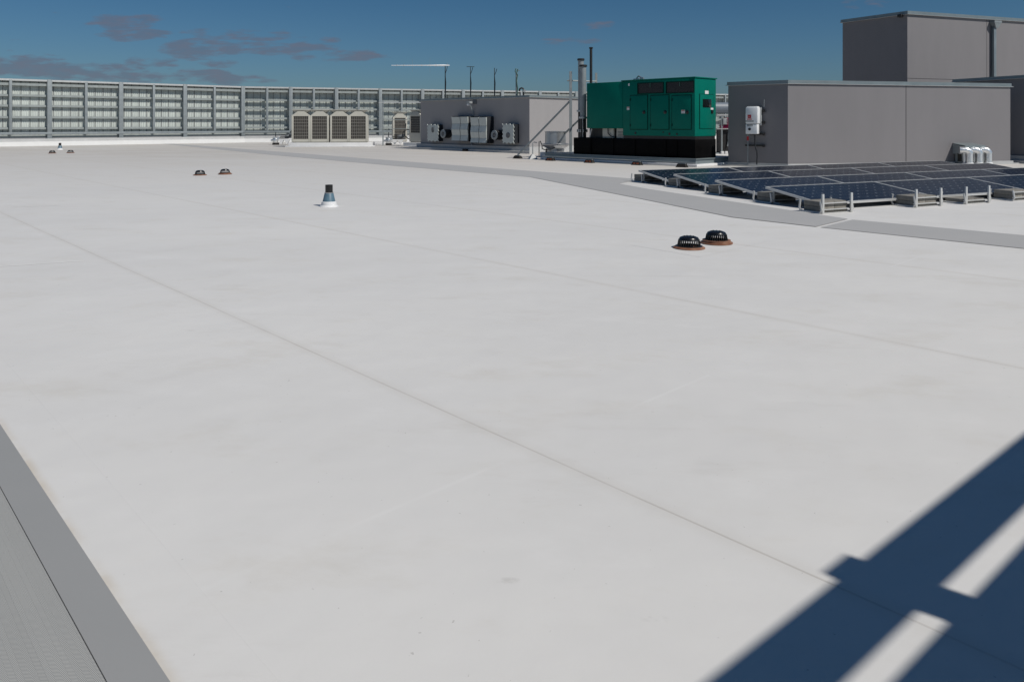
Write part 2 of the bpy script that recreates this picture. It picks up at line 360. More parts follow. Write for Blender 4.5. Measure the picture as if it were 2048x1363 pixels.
struct(sheet('walkway', S1, .004, 'walk_far')); struct(sheet('walkway', S2, .008, 'walk_far')); struct(sheet('walkway', S3, .006, 'walk_far'))
def ab(nb, na): p = BD*nb+AD*na; return (p.x, p.y)
struct(MB().prism([ab(-1.2,-4), ab(.63,-4), ab(.63,9), ab(-1.2,9)], .001, .009).build('walkway_pad', 'walk_pad'))
struct(MB().prism([ab(.634,-4), ab(.765,-4), ab(.765,9), ab(.634,9)], .001, .007).build('walkway_border', 'walk_edge'))
# square membrane patches round each pair of drains
for k, (pts) in enumerate(([G(1262,490), G(1395,472), G(1535,483), G(1400,514)], [G(345,350), G(430,342), G(500,349), G(420,357)])):
    struct(sheet('roof_patch', pts, .0012, 'white_membrane' if 0 else 'roof'))

# a short welded end lap in the middle distance at the left, and a few hand-welded scraps
for (a_, b_, wd) in ((G(-60,536.5),G(168,521.5),.02),(G(25,414),G(120,411),.02)):
    e_ = (b_-a_).normalized(); n_ = Vector((-e_.y, e_.x, 0))*wd
    struct(sheet('lap_seam', [a_-n_, b_-n_, b_+n_, a_+n_], .002, 'flash_light'))

# ---------------------------------------------------------------- screen fences
def fence(a, b, spacing, label, po=.50):
    W = Wall(a, b); L = W.len; f = thing('screen_fence', label, 'fence', W.w(0,0), W.rz, 'metal screen fences round the roof')
    top = 4.75
    n = int(round(L/spacing)); sp = L/n
    for i in range(n+1):
        x = i*sp
        MB().box(x-.15, x+.15, 0, .26, .5, top+.03, bev=.01).box(x-.22, x+.22, -.06, .32, .5, .53).build('post', 'galv', f)
        if i < n:
            xm = x+sp/2; MB().box(xm-.09, xm+.09, .04, .24, .98, top-.06, bev=.008).build('mullion', 'galv', f)
            # corrugated sheet of one bay
            bm = bmesh.new(); pr = None; xx = x+.02; per = .137; pts = []
            while xx < x+sp-.02:
                ph = ((xx-x)/per) % 1; d = .02 if ph < .5 else -.02
                pts.append((xx, po+d)); pts.append((min(xx+per*.42, x+sp-.02), po+d)); xx += per*.5
            for j in range(len(pts)-1):
                (xa, ya), (xb, yb) = pts[j], pts[j+1]
                if xb <= xa: continue
                v = [bm.verts.new(p) for p in ((xa,ya,.62),(xb,yb,.62),(xb,yb,top-.04),(xa,ya,top-.04))]; bm.faces.new(v)
            bmesh.ops.remove_doubles(bm, verts=bm.verts[:], dist=1e-4)
            mb = MB(); mb.bm.free(); mb.bm = bm; mb.build('corrugated_panel', 'panel_sheet', f)
            tr = MB()
            k = x+.3
            while k < x+sp-.2: tr.box(k-.015, k+.015, po-.05, po-.032, .62, top-.08); k += .548
            tr.build('batten', 'shade_grey', f)
    for z in (1.25, 2.04, 2.86, 3.60):
        MB().box(0, L, .26, .275, z-.075, z+.075).box(0, L, 0.275, .42, z+.06, z+.075).box(0, L, 0.275, .42, z-.075, z-.062).build('girt', 'galv_dark', f)
    MB().box(0, L, .17, .19, 4.30, 4.48).box(0, L, .19, .42, 4.465, 4.48).build('girt', 'galv_dark', f)
    MB().box(0, L, -.02, .10, .80, .97, bev=.008).build('bottom_rail', 'galv', f)
    MB().box(0, L, .06, po+.14, top-.035, top+.01).box(0, L, .055, .07, top-.12, top+.012).build('top_cap', 'frame_alum', f)
    MB().box(0, L, .34, .46, .55, .78).build('sill_angle', 'galv_dark', f)
    return f, W
FA = Vector((-35.8-12.0, 52.5-10.6)); FC = Vector((-22.9, 63.9)); u2 = Vector((.94, .34)).normalized(); FB = FC+u2*78
fence(FA, FC, 4.8, 'left run of screen fence with evenly sunlit corrugated bays at the roof edge')
fence(FC, FB, 3.9, 'long screen fence behind the air conditioners, masts and green generator', .62)
# the upturned roof edge that carries the fence
def parapet(a, b, label):
    W = Wall(a, b); p = thing('roof_parapet', label, 'parapet', W.w(0,0), W.rz)
    MB().prism([(-.75,0),(-.62,.30),(-.35,.33),(-.35,0)], 0, W.len, m=Matrix(((0,0,1,0),(1,0,0,0),(0,1,0,0),(0,0,0,1)))).build('lower_flashing', 'flash_membrane', p)
    MB().box(-.3, W.len, -.34, .9, 0, .5, bev=.02).build('curb', 'darkened_membrane', p)
parapet(FA, FC, 'low white roof upstand under the left run of screen fence')
parapet(FC, FB, 'low white roof upstand running behind the air conditioning units')

# screen wall behind the camera: out of the picture, its shadow falls across the near right corner
ba = lambda b, n: Vector((.772*b-.636*n, .636*b+.772*n))
tz = 3.0
fw = thing('screen_wall', 'grey steel screen wall whose framed shadow falls across the near right corner of the roof', 'screen wall', ba(0,-1.36), math.atan2(.636,.772))
FO = .19*tz
MB().box(-6, 16, -.03, .03, tz-.225, tz).build('top_beam', 'galv', fw)
MB().box(-6, 16, -.03, .03, .4, tz-.385).build('infill_panel', 'panel_sheet', fw)
for k in range(-1, 4):
    c = 2.66+FO+k*4.6-.01
    MB().box(c-.09, c+.09, -.06, .06, 0, tz+.026).build('post', 'galv', fw)

# ---------------------------------------------------------------- roof drains and vent pipes
def drain(tall, label, loc, rz=0, dark=False):
    t = thing('roof_drain', label, 'roof drain', loc, rz, 'roof drains with domed strainers')
    if tall: MB().lathe([(.0,.006),(.212,.006),(.212,.018),(.185,.022),(.185,.05),(.150,.05),(.150,.02),(0,.02)], seg=40).build('clamp_ring', 'orange', t)
    else: MB().lathe([(.0,.004),(.205,.004),(.203,.012),(.170,.03),(.150,.03),(.150,.014),(0,.014)], seg=40).build('clamp_ring', 'orange', t)
    z0 = .03 if tall else .018
    d = MB()
    d.lathe([(.150,z0+.002),(.172,z0+.004),(.172,z0+.014),(.146,z0+.022),(.140,z0+.022),(.139,z0+.006),(.150,z0+.002)], seg=40)
    nb = 30
    for k in range(nb):
        a = 2*math.pi*k/nb; ca, sa = math.cos(a), math.sin(a)
        P = lambda r, z: (r*ca, r*sa, z)
        d.tube([P(.144,z0+.015), P(.138,z0+.045), P(.128,z0+.095)], .0062, seg=5)
    d.lathe([(.131,z0+.088),(.128,z0+.100),(.116,z0+.120),(.085,z0+.133),(.04,z0+.138),(0,z0+.139)], seg=40)
    d.lathe([(.122,z0+.088),(.131,z0+.088)], seg=40)
    for k in range(8):
        a = 2*math.pi*k/8+.2; d.box(-.009,.009,-.004,.004,0,.006, m=Matrix.Translation((.06*math.cos(a), .06*math.sin(a), z0+.134))@Matrix.Rotation(a,4,'Z'))
    d.build('dome_strainer', 'black_plastic', t)
    return t
gd = lambda px, py: G(px, py)
drain(False, 'near drain with a flat rusty orange ring, lower left of the closest pair', gd(1378,496))
d2 = drain(True, 'near drain in a tall rusty orange collar, right behind the closest one', gd(1433,486.5), .3)
drain(False, 'left drain of the middle pair, left of the black and blue vent pipe', gd(400,350.5))
drain(True, 'right drain of the middle pair, on an orange collar', gd(450,348.6), 1)
drain(False, 'left drain of the farthest pair, near the left fence', gd(104.5,306.8))
drain(False, 'right drain of the farthest pair, near the left fence', gd(141,306))
def vent(label, loc, cs='slate'):
    t = thing('vent_pipe', label, 'vent pipe', loc, 0, 'vent pipes standing out of the roof')
    MB().lathe([(0,0),(.185,0),(.172,.018),(.150,.03),(.142,.085),(.125,.098),(0,.098)], seg=28).build('base_flashing', 'white_paint', t)
    MB().lathe([(.126,.085),(.120,.10),(.084,.255),(.080,.262),(.074,.262)], seg=28).build('boot', cs, t)
    MB().lathe([(.0,.1),(.072,.1),(.072,.415),(.060,.415),(.060,.36),(0,.36)], seg=28).build('pipe', 'black_plastic', t)
    MB().lathe([(.078,.252),(.086,.254),(.086,.270),(.078,.272)], seg=28).build('clamp', 'steel', t)
    return t
vent('black vent pipe in a blue grey boot on the open white roof', gd(658,412.5))
vent('far vent pipe in front of the left fence, behind the farthest drains', gd(120,299.5), 'slate')

# ---------------------------------------------------------------- air conditioning units
def frustum_shroud(x, y, z, w, d, parent):
    m = MB(); m.box(x-w*.5, x+w*.5, y-d*.5, y+d*.5, z+.35, z+.385, bev=.008); m.frustum(x, y+.02, z+.12, z+.349, w*.45, d*.6, w*.97, d*.95); m.frustum(x, y-.0, z, z+.27, w*.94, d*.98, w*.36, d*.92)
    m.lathe([(w*.26,z+.02),(w*.27,z+.16),(w*.46,z+.33),(w*.52,z+.38),(w*.50,z+.38),(w*.46,z+.34),(w*.30,z+.2),(0,z+.17)], c=(x,y+.22), seg=28)
    return m.build('fan_shroud', 'beige', parent)
def ac_unit(fans, w, label, loc, rz, blank=0):
    hgt = 1.86; dep = .85; t = thing('condensing_unit', label, 'air conditioner', loc, rz, 'outdoor air conditioning units')
    b = MB(); b.box(-w/2, w/2, 0.05, dep, .04, hgt)
    fw_ = w/fans
    for i in range(fans):
        x0 = -w/2+i*fw_
        b.box(x0+.004, x0+.13, 0, .05, .04, hgt, bev=.006); b.box(x0+fw_-.13, x0+fw_-.004, 0, .05, .04, hgt, bev=.006)
        b.box(x0+.13, x0+fw_-.13, 0, .05, .04, .24+blank); b.box(x0+.13, x0+fw_-.13, 0, .05, hgt-.07, hgt)
    b.build('cabinet', 'beige', t)
    for i in range(fans):
        x0 = -w/2+i*fw_+.13; x1 = x0+fw_-.26; z0 = .24+blank; z1 = hgt-.07
        g = MB().box(x0, x1, .040, .0495, z0, z1).build('coil', 'grille_dark', t)
        gg = MB(); n = 8
        for k in range(1, n): xx = x0+(x1-x0)*k/n; gg.box(xx-.006, xx+.006, .018, .03, z0, z1)
        nz = 7
        for k in range(1, nz): zz = z0+(z1-z0)*k/nz; gg.box(x0, x1, .008, .018, zz-.010, zz+.010)
        gg.build('guard', 'grille_wire', g)
        frustum_shroud(-w/2+(i+.5)*fw_, dep/2, hgt, fw_, dep, t)
    MB().box(-w/2+.05, w/2-.05, .1, .2, 0, .04).box(-w/2+.05, w/2-.05, dep-.2, dep-.1, 0, .04).build('foot_rail', 'black', t)
    return t
ground1 = Wall(G(570,294.4), G(747,293.9))
cb = thing('equipment_curb', 'long white curb under the pair of double air conditioners', 'curb', ground1.w(0,0), ground1.rz, 'white equipment curbs')
MB().box(.2, ground1.len-.15, .12, 1.5, 0, .30, bev=.02).build('upstand', 'white_membrane', cb)
MB().box(0, ground1.len, 0, 1.62, 0, .075, bev=.015).build('base_flashing', 'white_membrane', cb)
xa, _ = ground1.hit(583, y=.3); xb, _ = ground1.hit(657.5, y=.3); xc, _ = ground1.hit(660, y=.3); xd, _ = ground1.hit(735, y=.3)
ac_unit(2, xb-xa, 'left double air conditioner with two grilles, on the long white curb', ground1.w((xa+xb)/2, .3, .30), ground1.rz)
ac_unit(2, xd-xc, 'right double air conditioner with two grilles, on the long white curb', ground1.w((xc+xd)/2, .3, .30), ground1.rz)
g2 = Wall(G(802,293.4), G(872,295.2))
cb2 = thing('equipment_curb', 'short white curb at the left end of the middle grey plant room', 'curb', g2.w(0,0), g2.rz, 'white equipment curbs')
MB().box(.1, g2.len, .1, 1.5, 0, .30, bev=.02).build('upstand', 'white_membrane', cb2)
MB().box(0, g2.len, 0, 1.62, 0, .075, bev=.015).build('base_flashing', 'white_membrane', cb2)
x0, _ = g2.hit(818.5, y=.35); x1, _ = g2.hit(853, y=.35)
ac_unit(1, 1.12, 'single air conditioner half hidden behind the grey plant room', g2.w(x0+.56, .35, .30), g2.rz, blank=.42)
p = G(800, 289.5); 
ac_unit(1, 1.08, 'single air conditioner standing left of the half hidden one', (p.x, p.y, .22), R(14), blank=-.08)
cb3 = thing('equipment_curb', 'small low white curb under the single air conditioner', 'curb', (p.x, p.y, 0), R(14), 'white equipment curbs')
MB().box(-1.9, .8, -.15, 1.1, 0, .22, bev=.02).build('upstand', 'white_membrane', cb3)

# pipe clusters beside the units
def pipework(px, py, label):
    p = G(px, py); t = thing('pipe_cluster', label, 'pipework', (p.x, p.y, 0), 0, 'refrigerant pipe clusters beside the air conditioners')
    MB().box(-.20, .22, -.15, .2, 0, .16, bev=.02).build('rubber_block', 'rubber', t)
    v = MB().lathe([(.0,.18),(.19,.18),(.21,.24),(.21,.44),(.19,.50),(.22,.52),(.22,.60),(0,.62)], c=(0,0), seg=16)
    v.box(-.34,-.18,-.08,.08,.26,.42, bev=.02); v.box(.18,.30,-.1,.1,.36,.56, bev=.02); v.build('wrapped_valve', 'foil', t)
    s = MB()
    for k in (0, 1): x = .45+k*.42; s.prism([(x-.19,.38),(x+.19,.38),(x,.02)], -.1, .1, m=Matrix(((1,0,0,0),(0,0,1,0),(0,1,0,0),(0,0,0,1))))
    s.box(.2, 1.25, -.07, .07, .38, .44); s.build('support_stand', 'white_paint', t)
    c = MB(); c.tube([(.3,.1,.5),(.9,.15,.5),(1.15,.2,.7),(1.22,.25,1.6)], .045); c.tube([(.3,.2,.62),(.95,.25,.62),(1.05,.3,1.0),(1.3,.35,1.15),(1.5,.5,1.15)], .035)
    c.tube([(.35,.3,.74),(1.1,.35,.74),(1.35,.4,.5),(1.5,.6,.42)], .04); c.tube([(-.0,.05,.6),(0,.05,.95)], .03); c.build('insulated_line', 'cable', t)
    MB().box(.6, 1.1, .3, .42, .5, .78, bev=.01).build('tray', 'grey_paint', t)
    return t
pipework(551, 289.8, 'white wrapped valves and black pipes left of the double air conditioners')
pipework(777, 290.8, 'white wrapped valves and black pipes left of the single air conditioners')
p = D(766, 286, 54); rk = thing('pipe_rack', 'thin strut rack with a bright top bar behind the single air conditioners', 'rack', (p.x, p.y, 0), R(5))
MB().box(-.04,.04,-.04,.04,0,3.25).box(2.7,2.78,-.04,.04,0,3.2).build('upright', 'galv', rk)
MB().box(-.3,2.9,-.06,-.0,3.08,3.14).build('top_bar', 'frame_alum', rk)
MB().box(-.05,1.8,-.05,-.01,2.5,2.55).box(-.05,1.8,-.05,-.01,1.85,1.9).box(-.05,1.8,-.05,-.01,1.2,1.24).build('cross_bar', 'galv_dark', rk)

# ---------------------------------------------------------------- plant rooms
def building(name, label, pts, top, wallm, cop=.11, over=.05, base=.25, baseproj=.0, joints=()):
    c = Vector((sum(p[0] for p in pts)/len(pts), sum(p[1] for p in pts)/len(pts)))
    b = thing(name, label, 'plant room', (c.x, c.y, 0))
    L = [Vector((p[0], p[1]))-c for p in pts]
    def off(d):
        out = []; n = len(L)
        for i in range(n):
            a, m_, e = L[i-1], L[i], L[(i+1) % n]; n1 = (m_-a).normalized(); n2 = (e-m_).normalized()
            q1 = Vector((n1.y, -n1.x)); q2 = Vector((n2.y, -n2.x)); k = (q1+q2).normalized(); out.append(m_+k*(d/max(.3, k.dot(q1))))
        return out
    MB().prism([(p.x, p.y) for p in L], .02, top-cop+.01).build('wall', wallm, b)
    cp = MB().prism([(p.x, p.y) for p in off(over)], top-cop, top); cp.prism([(p.x, p.y) for p in off(over+.02)], top-cop-.001, top-cop+.018); cp.build('coping', 'coping', b)
    MB().prism([(p.x, p.y) for p in off(over+.035)], top-cop-.012, top-cop-.002).build('drip_edge', 'frame_alum', b)
    if baseproj:
        MB().prism([(p.x, p.y) for p in off(baseproj*.35)], 0, base).prism([(p.x, p.y) for p in off(baseproj)], 0, base*.38).build('base_curb', 'darkened_membrane', b)  # white base curb in a darker membrane, its shade put into the colour
    return b, c
# centre plant room (footprints listed counter-clockwise seen from above)
C0 = Vector((.94, 40.3)); CL = C0+AD*9.75; CR = C0+BD*8.5; CQ = CL+BD*8.5
CT = 3.12
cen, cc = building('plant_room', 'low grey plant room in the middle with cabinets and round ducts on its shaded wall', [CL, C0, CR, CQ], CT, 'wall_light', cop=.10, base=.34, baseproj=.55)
# make the footprint's long front wall slightly darker paint: same paint, its own joints
WC = Wall(CL, C0)
wj = WC.hit(1058.8)[0]

def plate(W, px0, px1, py0, py1, y, th, name, material, parent, bev=0):
    xa, za = W.hit(px0, (py0+py1)/2, y); xb, zb = W.hit(px1, (py0+py1)/2, y); xm = (px0+px1)/2
    z1 = W.hit(xm, py0, y)[1]; z0 = W.hit(xm, py1, y)[1]
    return MB().box(xa, xb, y, y+th, z0, z1, bev=bev).build(name, material, parent), (xa, xb, z0, z1)
# louvred exhaust cabinets
def cabinet(px0, px1, py0, py1, dep, label, creases):
    xa, z1 = WC.hit(px0, py0, -dep); xb, z0 = WC.hit(px1, py1, -dep); 
    t = thing('wall_cabinet', label, 'cabinet', WC.w(xa, 0, z0), WC.rz, 'ribbed metal cabinets on the plant room wall'); w_ = xb-xa; h_ = z1-z0
    MB().box(0, w_, -dep, -.004, 0, h_, bev=.015).build('casing', 'casing_dark', t)
    split = w_*.53
    for (a, b_) in ((.02, split-.03), (split+.03, w_-.03)):
        m = MB(); prev = .03
        for i, c in enumerate(creases):
            zt = h_*c-.004; o = .05 if i % 2 == 0 else -.005
            v = [m.bm.verts.new(q) for q in ((a,-dep-.035-o,prev),(b_,-dep-.035-o,prev),(b_,-dep-.03-.045+o,zt),(a,-dep-.03-.045+o,zt),(a,-dep,prev),(b_,-dep,prev),(b_,-dep,zt),(a,-dep,zt))]
            for fidx in ((0,1,2,3),(4,7,6,5),(0,4,5,1),(3,2,6,7),(0,3,7,4),(1,5,6,2)): m.bm.faces.new([v[j] for j in fidx])
            prev = zt+.008
        m.build('door', 'cabinet_metal', t)
    MB().box(split-.028, split+.028, -dep-.03, -dep-.002, .02, h_-.02).build('centre_strip', 'shade_grey', t)
    return t
cabinet(904.5, 937.5, 232.4, 283, .42, 'left ribbed metal cabinet on the middle plant room wall', (.24,.47,.70,.97))
cabinet(942.2, 974.5, 233.2, 287, .5, 'right ribbed metal cabinet, below the wall lamp on the middle plant room wall', (.19,.42,.65,.97))
def cover_box(px0, px1, py0, py1, dep, label, knob):
    xa, z1 = WC.hit(px0, py0, -dep); xb, z0 = WC.hit(px1, py1, -dep); w_ = xb-xa; h_ = z1-z0
    t = thing('access_box', label, 'access box', WC.w(xa, 0, z0), WC.rz, 'boxes with scalloped covers on the plant room wall')
    MB().box(.03, w_-.03, -dep+.03, -.004, .03, h_-.03).build('casing', 'casing_dark', t)
    pts = []; 
    def edge(x0_, y0_, x1_, y1_, n):
        for i in range(n):
            for f_, o in ((0,0),(.3,0),(.42,.05),(.88,.05)):
                k = (i+f_)/n; dx, dy = x1_-x0_, y1_-y0_; l = math.hypot(dx, dy); pts.append((x0_+dx*k-dy/l*o, y0_+dy*k+dx/l*o))
    edge(0,0,w_,0,3); edge(w_,0,w_,h_,5); edge(w_,h_,0,h_,3); edge(0,h_,0,0,5)
    mt = Matrix(((1,0,0,0),(0,0,1,0),(0,1,0,0),(0,0,0,1)))
    MB().prism(pts, -dep-.02, -dep+.03, m=mt).build('scalloped_cover', 'cabinet_metal', t)
    kx, kz, kw, kh = knob
    MB().prism([(w_*kx+kw*math.cos(a*math.pi/8), h_*kz+kh*math.sin(a*math.pi/8)) for a in range(16)], -dep-.07, -dep-.02, m=mt).build('handle', 'shade_grey', t)
    return t
cover_box(854.8, 877.2, 248.5, 283.5, .36, 'left box with a scalloped silver cover, next to a round duct', (.52,.68,.09,.17))
cover_box(1005, 1028, 247.5, 287.5, .42, 'right box with a scalloped silver cover, nearest the corner of the wall', (.52,.42,.13,.15))
def round_duct(px, py, dep, r, label):
    x, z = WC.hit(px, py, -dep); t = thing('round_duct', label, 'duct', WC.w(x, 0, z), WC.rz, 'round wall ducts with pale ring faces')
    rot = Matrix.Rotation(R(90), 4, 'X')
    MB().lathe([(0,.004),(r*1.02,.004),(r*1.02,dep-.05),(r,dep-.02),(0,dep-.02)], seg=28, m=rot).build('drum', 'black', t)
    MB().lathe([(r*.98,dep-.02),(r*.98,dep+.02),(r*.9,dep+.03),(r*.55,dep+.03),(r*.48,dep+.015),(r*.48,dep-.01),(r*.98,dep-.02)], seg=28, m=rot).build('ring', 'galv', t)
    MB().lathe([(0,dep-.015),(r*.42,dep-.015),(r*.3,dep+.02),(0,dep+.03)], seg=20, m=rot).build('hub', 'shade_grey', t)
round_duct(886.2, 267.5, .46, .26, 'round duct with a pale ring between the left scalloped box and left cabinet')
round_duct(988.8, 270, .50, .27, 'round duct with a pale ring between the right cabinet and right scalloped box')
# wall lamp on bent conduit
x, z = WC.hit(937.5, 208, -.35); t = thing('wall_lamp', 'small white wall lamp on a bent conduit above the right cabinet', 'lamp', WC.w(x, 0, z), WC.rz)
MB().box(-.13,.16,-.42,-.2,.02,.14,bev=.02).build('hood', 'grey_paint', t)
MB().box(-.12,.06,-.42,-.24,-.1,.02,bev=.03).build('lamp_body', 'white_paint', t)
xe, ze = WC.hit(946, 233, -.12); xe -= x; ze -= z
MB().tube([(.02,-.25,-.02),(.03,-.2,-.22),(xe-.03,-.12,-.42),(xe,-.10,-.52),(xe,-.10,ze+.06)], .03, seg=8).build('conduit', 'galv', t)
MB().box(.0,.3,-.04,-.004,-.0,.3).build('back_plate', 'shade_grey', t)
x, z = WC.hit(944.7, 289, -.1); t = thing('drain_spout', 'short silver spout and valve low under the right cabinet', 'spout', WC.w(x, 0, 0), WC.rz)
MB().tube([(0,-.05,.55),(0,-.15,.42),(0,-.15,.25)], .04, seg=8).build('pipe', 'steel', t); MB().box(-.2,.15,-.7,-.45,.0,.14,bev=.02).build('block', 'rubber', t)

# antenna masts on the middle roof
def mast(px, pyt, d, kind, label, r=.022):
    pt = D(px, pyt, d); h_ = pt.z-CT; t = thing('antenna_mast', label, 'antenna mast', (pt.x, pt.y, CT), 0, 'masts on the middle plant room')
    if kind == 'cable':
        MB().tube([(0,0,0),(0,0,h_*.9)], .055, seg=8).build('pole', 'galv', t)
        MB().tube([(.04,-.03,.1),(.06,-.05,h_*.35),(0,-.06,h_*.6),(.07,-.04,h_*.8),(-.08,-.04,h_*.93),(-.04,-.05,h_*1.02),(.08,-.04,h_*1.0),(.03,-.04,h_*.9)], .035, seg=6).build('cable', 'green_mast', t)
        MB().tube([(.0,0,h_*.95),(.2,0,h_*.96)], .02, seg=6).build('arm', 'galv', t)
    else:
        MB().tube([(0,0,0),(0,0,h_)], [r*1.5, r], seg=8).build('pole', 'mast', t)
        if kind == 'tee':
            MB().tube([(-.24,0,h_-.02),(.24,0,h_-.02)], .022, seg=6).build('crossbar', 'mast', t)
        MB().tube([(.02,-.04,.15),(.05,-.05,h_*.5),(.0,-.04,h_*.75),(.1,-.03,h_*.88),(.14,-.02,h_*.97)], .02, seg=6).build('cable', 'cable', t)
    MB().box(-.14,.14,-.14,.14,0,.05).build('base_plate', 'galv', t)
    return t, pt
# roof points: walk along the roof so each mast stands on it
m1, pt = mast(890.5, 131, 48.0, 'yagi', 'leftmost mast carrying the long bright horizontal aerial', .028)
h_ = pt.z-CT
bo = MB(); bo.tube([(-3.45,0,h_),(-1.2,0,h_),(-.1,0,h_),(.28,0,h_)], [.016,.026,.055,.028], seg=8); bo.build('boom', 'glint_tube', m1)
for k, (xx, l) in enumerate(((-3.1,.06),(-2.65,.07),(-2.1,.42),(-1.5,.08),(-.98,.48),(-.6,.1),(.12,.16))):
    MB().tube([(xx,0,h_-l),(xx,0,h_+l)], .02 if l < .3 else .005, seg=6).build('element', 'galv', m1)
mast(941, 133, 47.0, 'tee', 'second mast from the left, thin with a small crossbar on top')
mast(989, 136, 46.0, 'plain', 'third mast from the left, plain and thin with a loose cable')
mast(1033, 139, 44.5, 'cable', 'rightmost thick mast wrapped in green cable')
pt = D(1047, 176, 44.2); t = thing('gooseneck_vent', 'small black gooseneck vent beside the rightmost mast', 'vent', (pt.x, pt.y, CT), 0)
hh = pt.z-CT
MB().tube([(0,0,0),(0,0,hh-.12),(-.02,0,hh-.04),(-.12,0,hh),(-.22,0,hh-.06),(-.25,0,hh-.2)], .05, seg=8).build('neck', 'black', t)
MB().tube([(.0,0,hh-.25),(.06,0,hh-.1)], .09, seg=8).build('cowl', 'grey_paint', t)

# right-hand plant rooms
RC = Vector((10.02, 27.24)); RL = Vector((8.26, 28.65)); RR = Vector((19.7, 29.65)); RQ = RL+(RR-RC)
rt = 3.18
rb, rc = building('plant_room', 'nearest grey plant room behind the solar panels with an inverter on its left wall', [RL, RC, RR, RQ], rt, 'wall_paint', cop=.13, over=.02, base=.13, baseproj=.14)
WL = Wall(RL, RC); WR = Wall(RC, RR)
xj, _ = WR.hit(1812)
loc = WR.w(xj, 0); j = MB().box(-.012, .012, -.004, .02, .13, rt-.13).build('panel_joint', 'ink', rb)
j.location = (loc[0]-rc.x, loc[1]-rc.y, 0); j.rotation_euler = (0, 0, WR.rz)
# rear low block at the far right
B0 = Vector((20.85, 29.45)); BL = Vector((19.57, 33.2)); u3 = Vector((.94,.34)).normalized()
# order counter-clockwise: left end, near corner, right...
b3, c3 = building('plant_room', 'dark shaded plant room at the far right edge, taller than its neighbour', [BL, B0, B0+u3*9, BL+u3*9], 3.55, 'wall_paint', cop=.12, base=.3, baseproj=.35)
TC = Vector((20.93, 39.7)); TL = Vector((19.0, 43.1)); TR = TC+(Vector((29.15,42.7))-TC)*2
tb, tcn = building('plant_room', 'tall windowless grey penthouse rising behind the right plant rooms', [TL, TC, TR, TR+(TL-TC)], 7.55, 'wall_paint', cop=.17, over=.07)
WT = Wall(TC, TR)
for pxj in (1973.5,):
    xx, _ = WT.hit(pxj); loc = WT.w(xx, 0); j = MB().box(-.012, .012, -.004, .02, .1, 7.38).build('panel_joint', 'ink', tb)
    j.location = (loc[0]-tcn.x, loc[1]-tcn.y, 0); j.rotation_euler = (0, 0, WT.rz)
j = MB().box(0, WT.len, -.006, .02, 3.98, 4.0).build('base_joint', 'ink', tb); loc = WT.w(0,0); j.location = (loc[0]-tcn.x, loc[1]-tcn.y, 0); j.rotation_euler = (0,0,WT.rz)
xx, zt = WT.hit(1990.5, 44, -.2)
t = thing('downspout', 'grey downspout with a hopper head on the tall penthouse wall', 'downspout', WT.w(xx, 0), WT.rz)
MB().box(-.09,.09,-.2,-.03,0,zt-.3,bev=.01).build('pipe', 'coping', t)
m = MB(); m.frustum(.08,-.16,zt-.34,zt-.06,.2,.2,.5,.3); m.box(-.2,.36,-.32,-.005,zt-.06,zt+.06); m.build('hopper_head', 'galv', t)
t = thing('wall_lamp', 'tiny dark wall lamp high on the shaded side of the tall penthouse', 'lamp', (0,0,0), 0)
WTL = Wall(TL, TC); xx, zz = WTL.hit(1801, 32, -.1); lp = WTL.w(xx, 0, zz); t.location = lp; t.rotation_euler = (0,0,WTL.rz)
MB().box(-.12,.12,-.22,-.04,-.08,.08,bev=.02).build('housing', 'black', t); MB().box(-.05,.05,-.04,-.004,-.05,.05).build('bracket', 'black', t)

# inverter with its struts and cables on the left wall
dep = .45
xa, z1 = WL.hit(1490.3, 213, -dep); xb, _ = WL.hit(1515.5, 213, -dep); _, zm = WL.hit(1500, 248.5, -dep); _, z0 = WL.hit(1500, 268, -dep)
inv = thing('solar_inverter', 'white solar inverter with a red square badge on the shaded wall by the panels', 'inverter', WL.w(xa, 0, 0), WL.rz)
w_ = xb-xa
up = MB(); up.box(0, w_, -dep, -.16, zm+.01, z1-.03, bev=.045); up.box(.03, w_-.03, -dep+.03, -.17, z1-.08, z1, bev=.03); up.build('housing', 'inverter_white', inv)
MB().box(w_*.35, w_*1.02, -.155, -.05, zm-.05, z1-.03, bev=.01).build('heat_sink', 'grey_paint', inv)
MB().box(0.005, w_*.93, -dep+.02, -.2, z0, zm, bev=.02).build('connection_box', 'inverter_white', inv)
fr = -dep-.003
zz = lambda py: WL.hit(1500, py, -dep)[1]; xq = lambda px: WL.hit(px, 240, -dep)[0]-xa
MB().box(xq(1495.3), xq(1502.3), fr, fr+.02, zz(236.5), zz(229.6)).build('badge', 'red', inv)
MB().box(xq(1496.8), xq(1499.5), fr-.003, fr, zz(233.5), zz(233.0)).build('badge_mark', 'white_paint', inv)
MB().box(xq(1493.8), xq(1503.8), fr, fr+.02, zz(239.6), zz(237.7)).build('lettering_bar', 'red', inv)
m = MB(); xx = xq(1491.5)
while xx < xq(1506.5): m.box(xx, xx+.028, fr, fr+.02, zz(243.6), zz(241.5)); xx += .038
m.build('lettering', 'ink', inv)
fr2 = -dep+.02-.003; m = MB()
for row in (249.0, 251.2):
    xx = xq(1494)
    while xx < xq(1505): m.box(xx, xx+.024, fr2, fr2+.02, zz(row+1.6), zz(row)); xx += .036
m.build('warning_print', 'ink', inv)
kx, kz = xq(1498.8), zz(258.5)
MB().lathe([(0,0),(.05,0),(.045,.03),(0,.035)], seg=16, m=Matrix.Translation((kx,fr2,kz))@Matrix.Rotation(R(90),4,'X')).build('switch', 'black', inv)
MB().tube([(xq(1521.5),-.13,z1-.02),(xq(1522),-.13,zz(199))], .012, seg=6).build('whip_antenna', 'galv', inv)
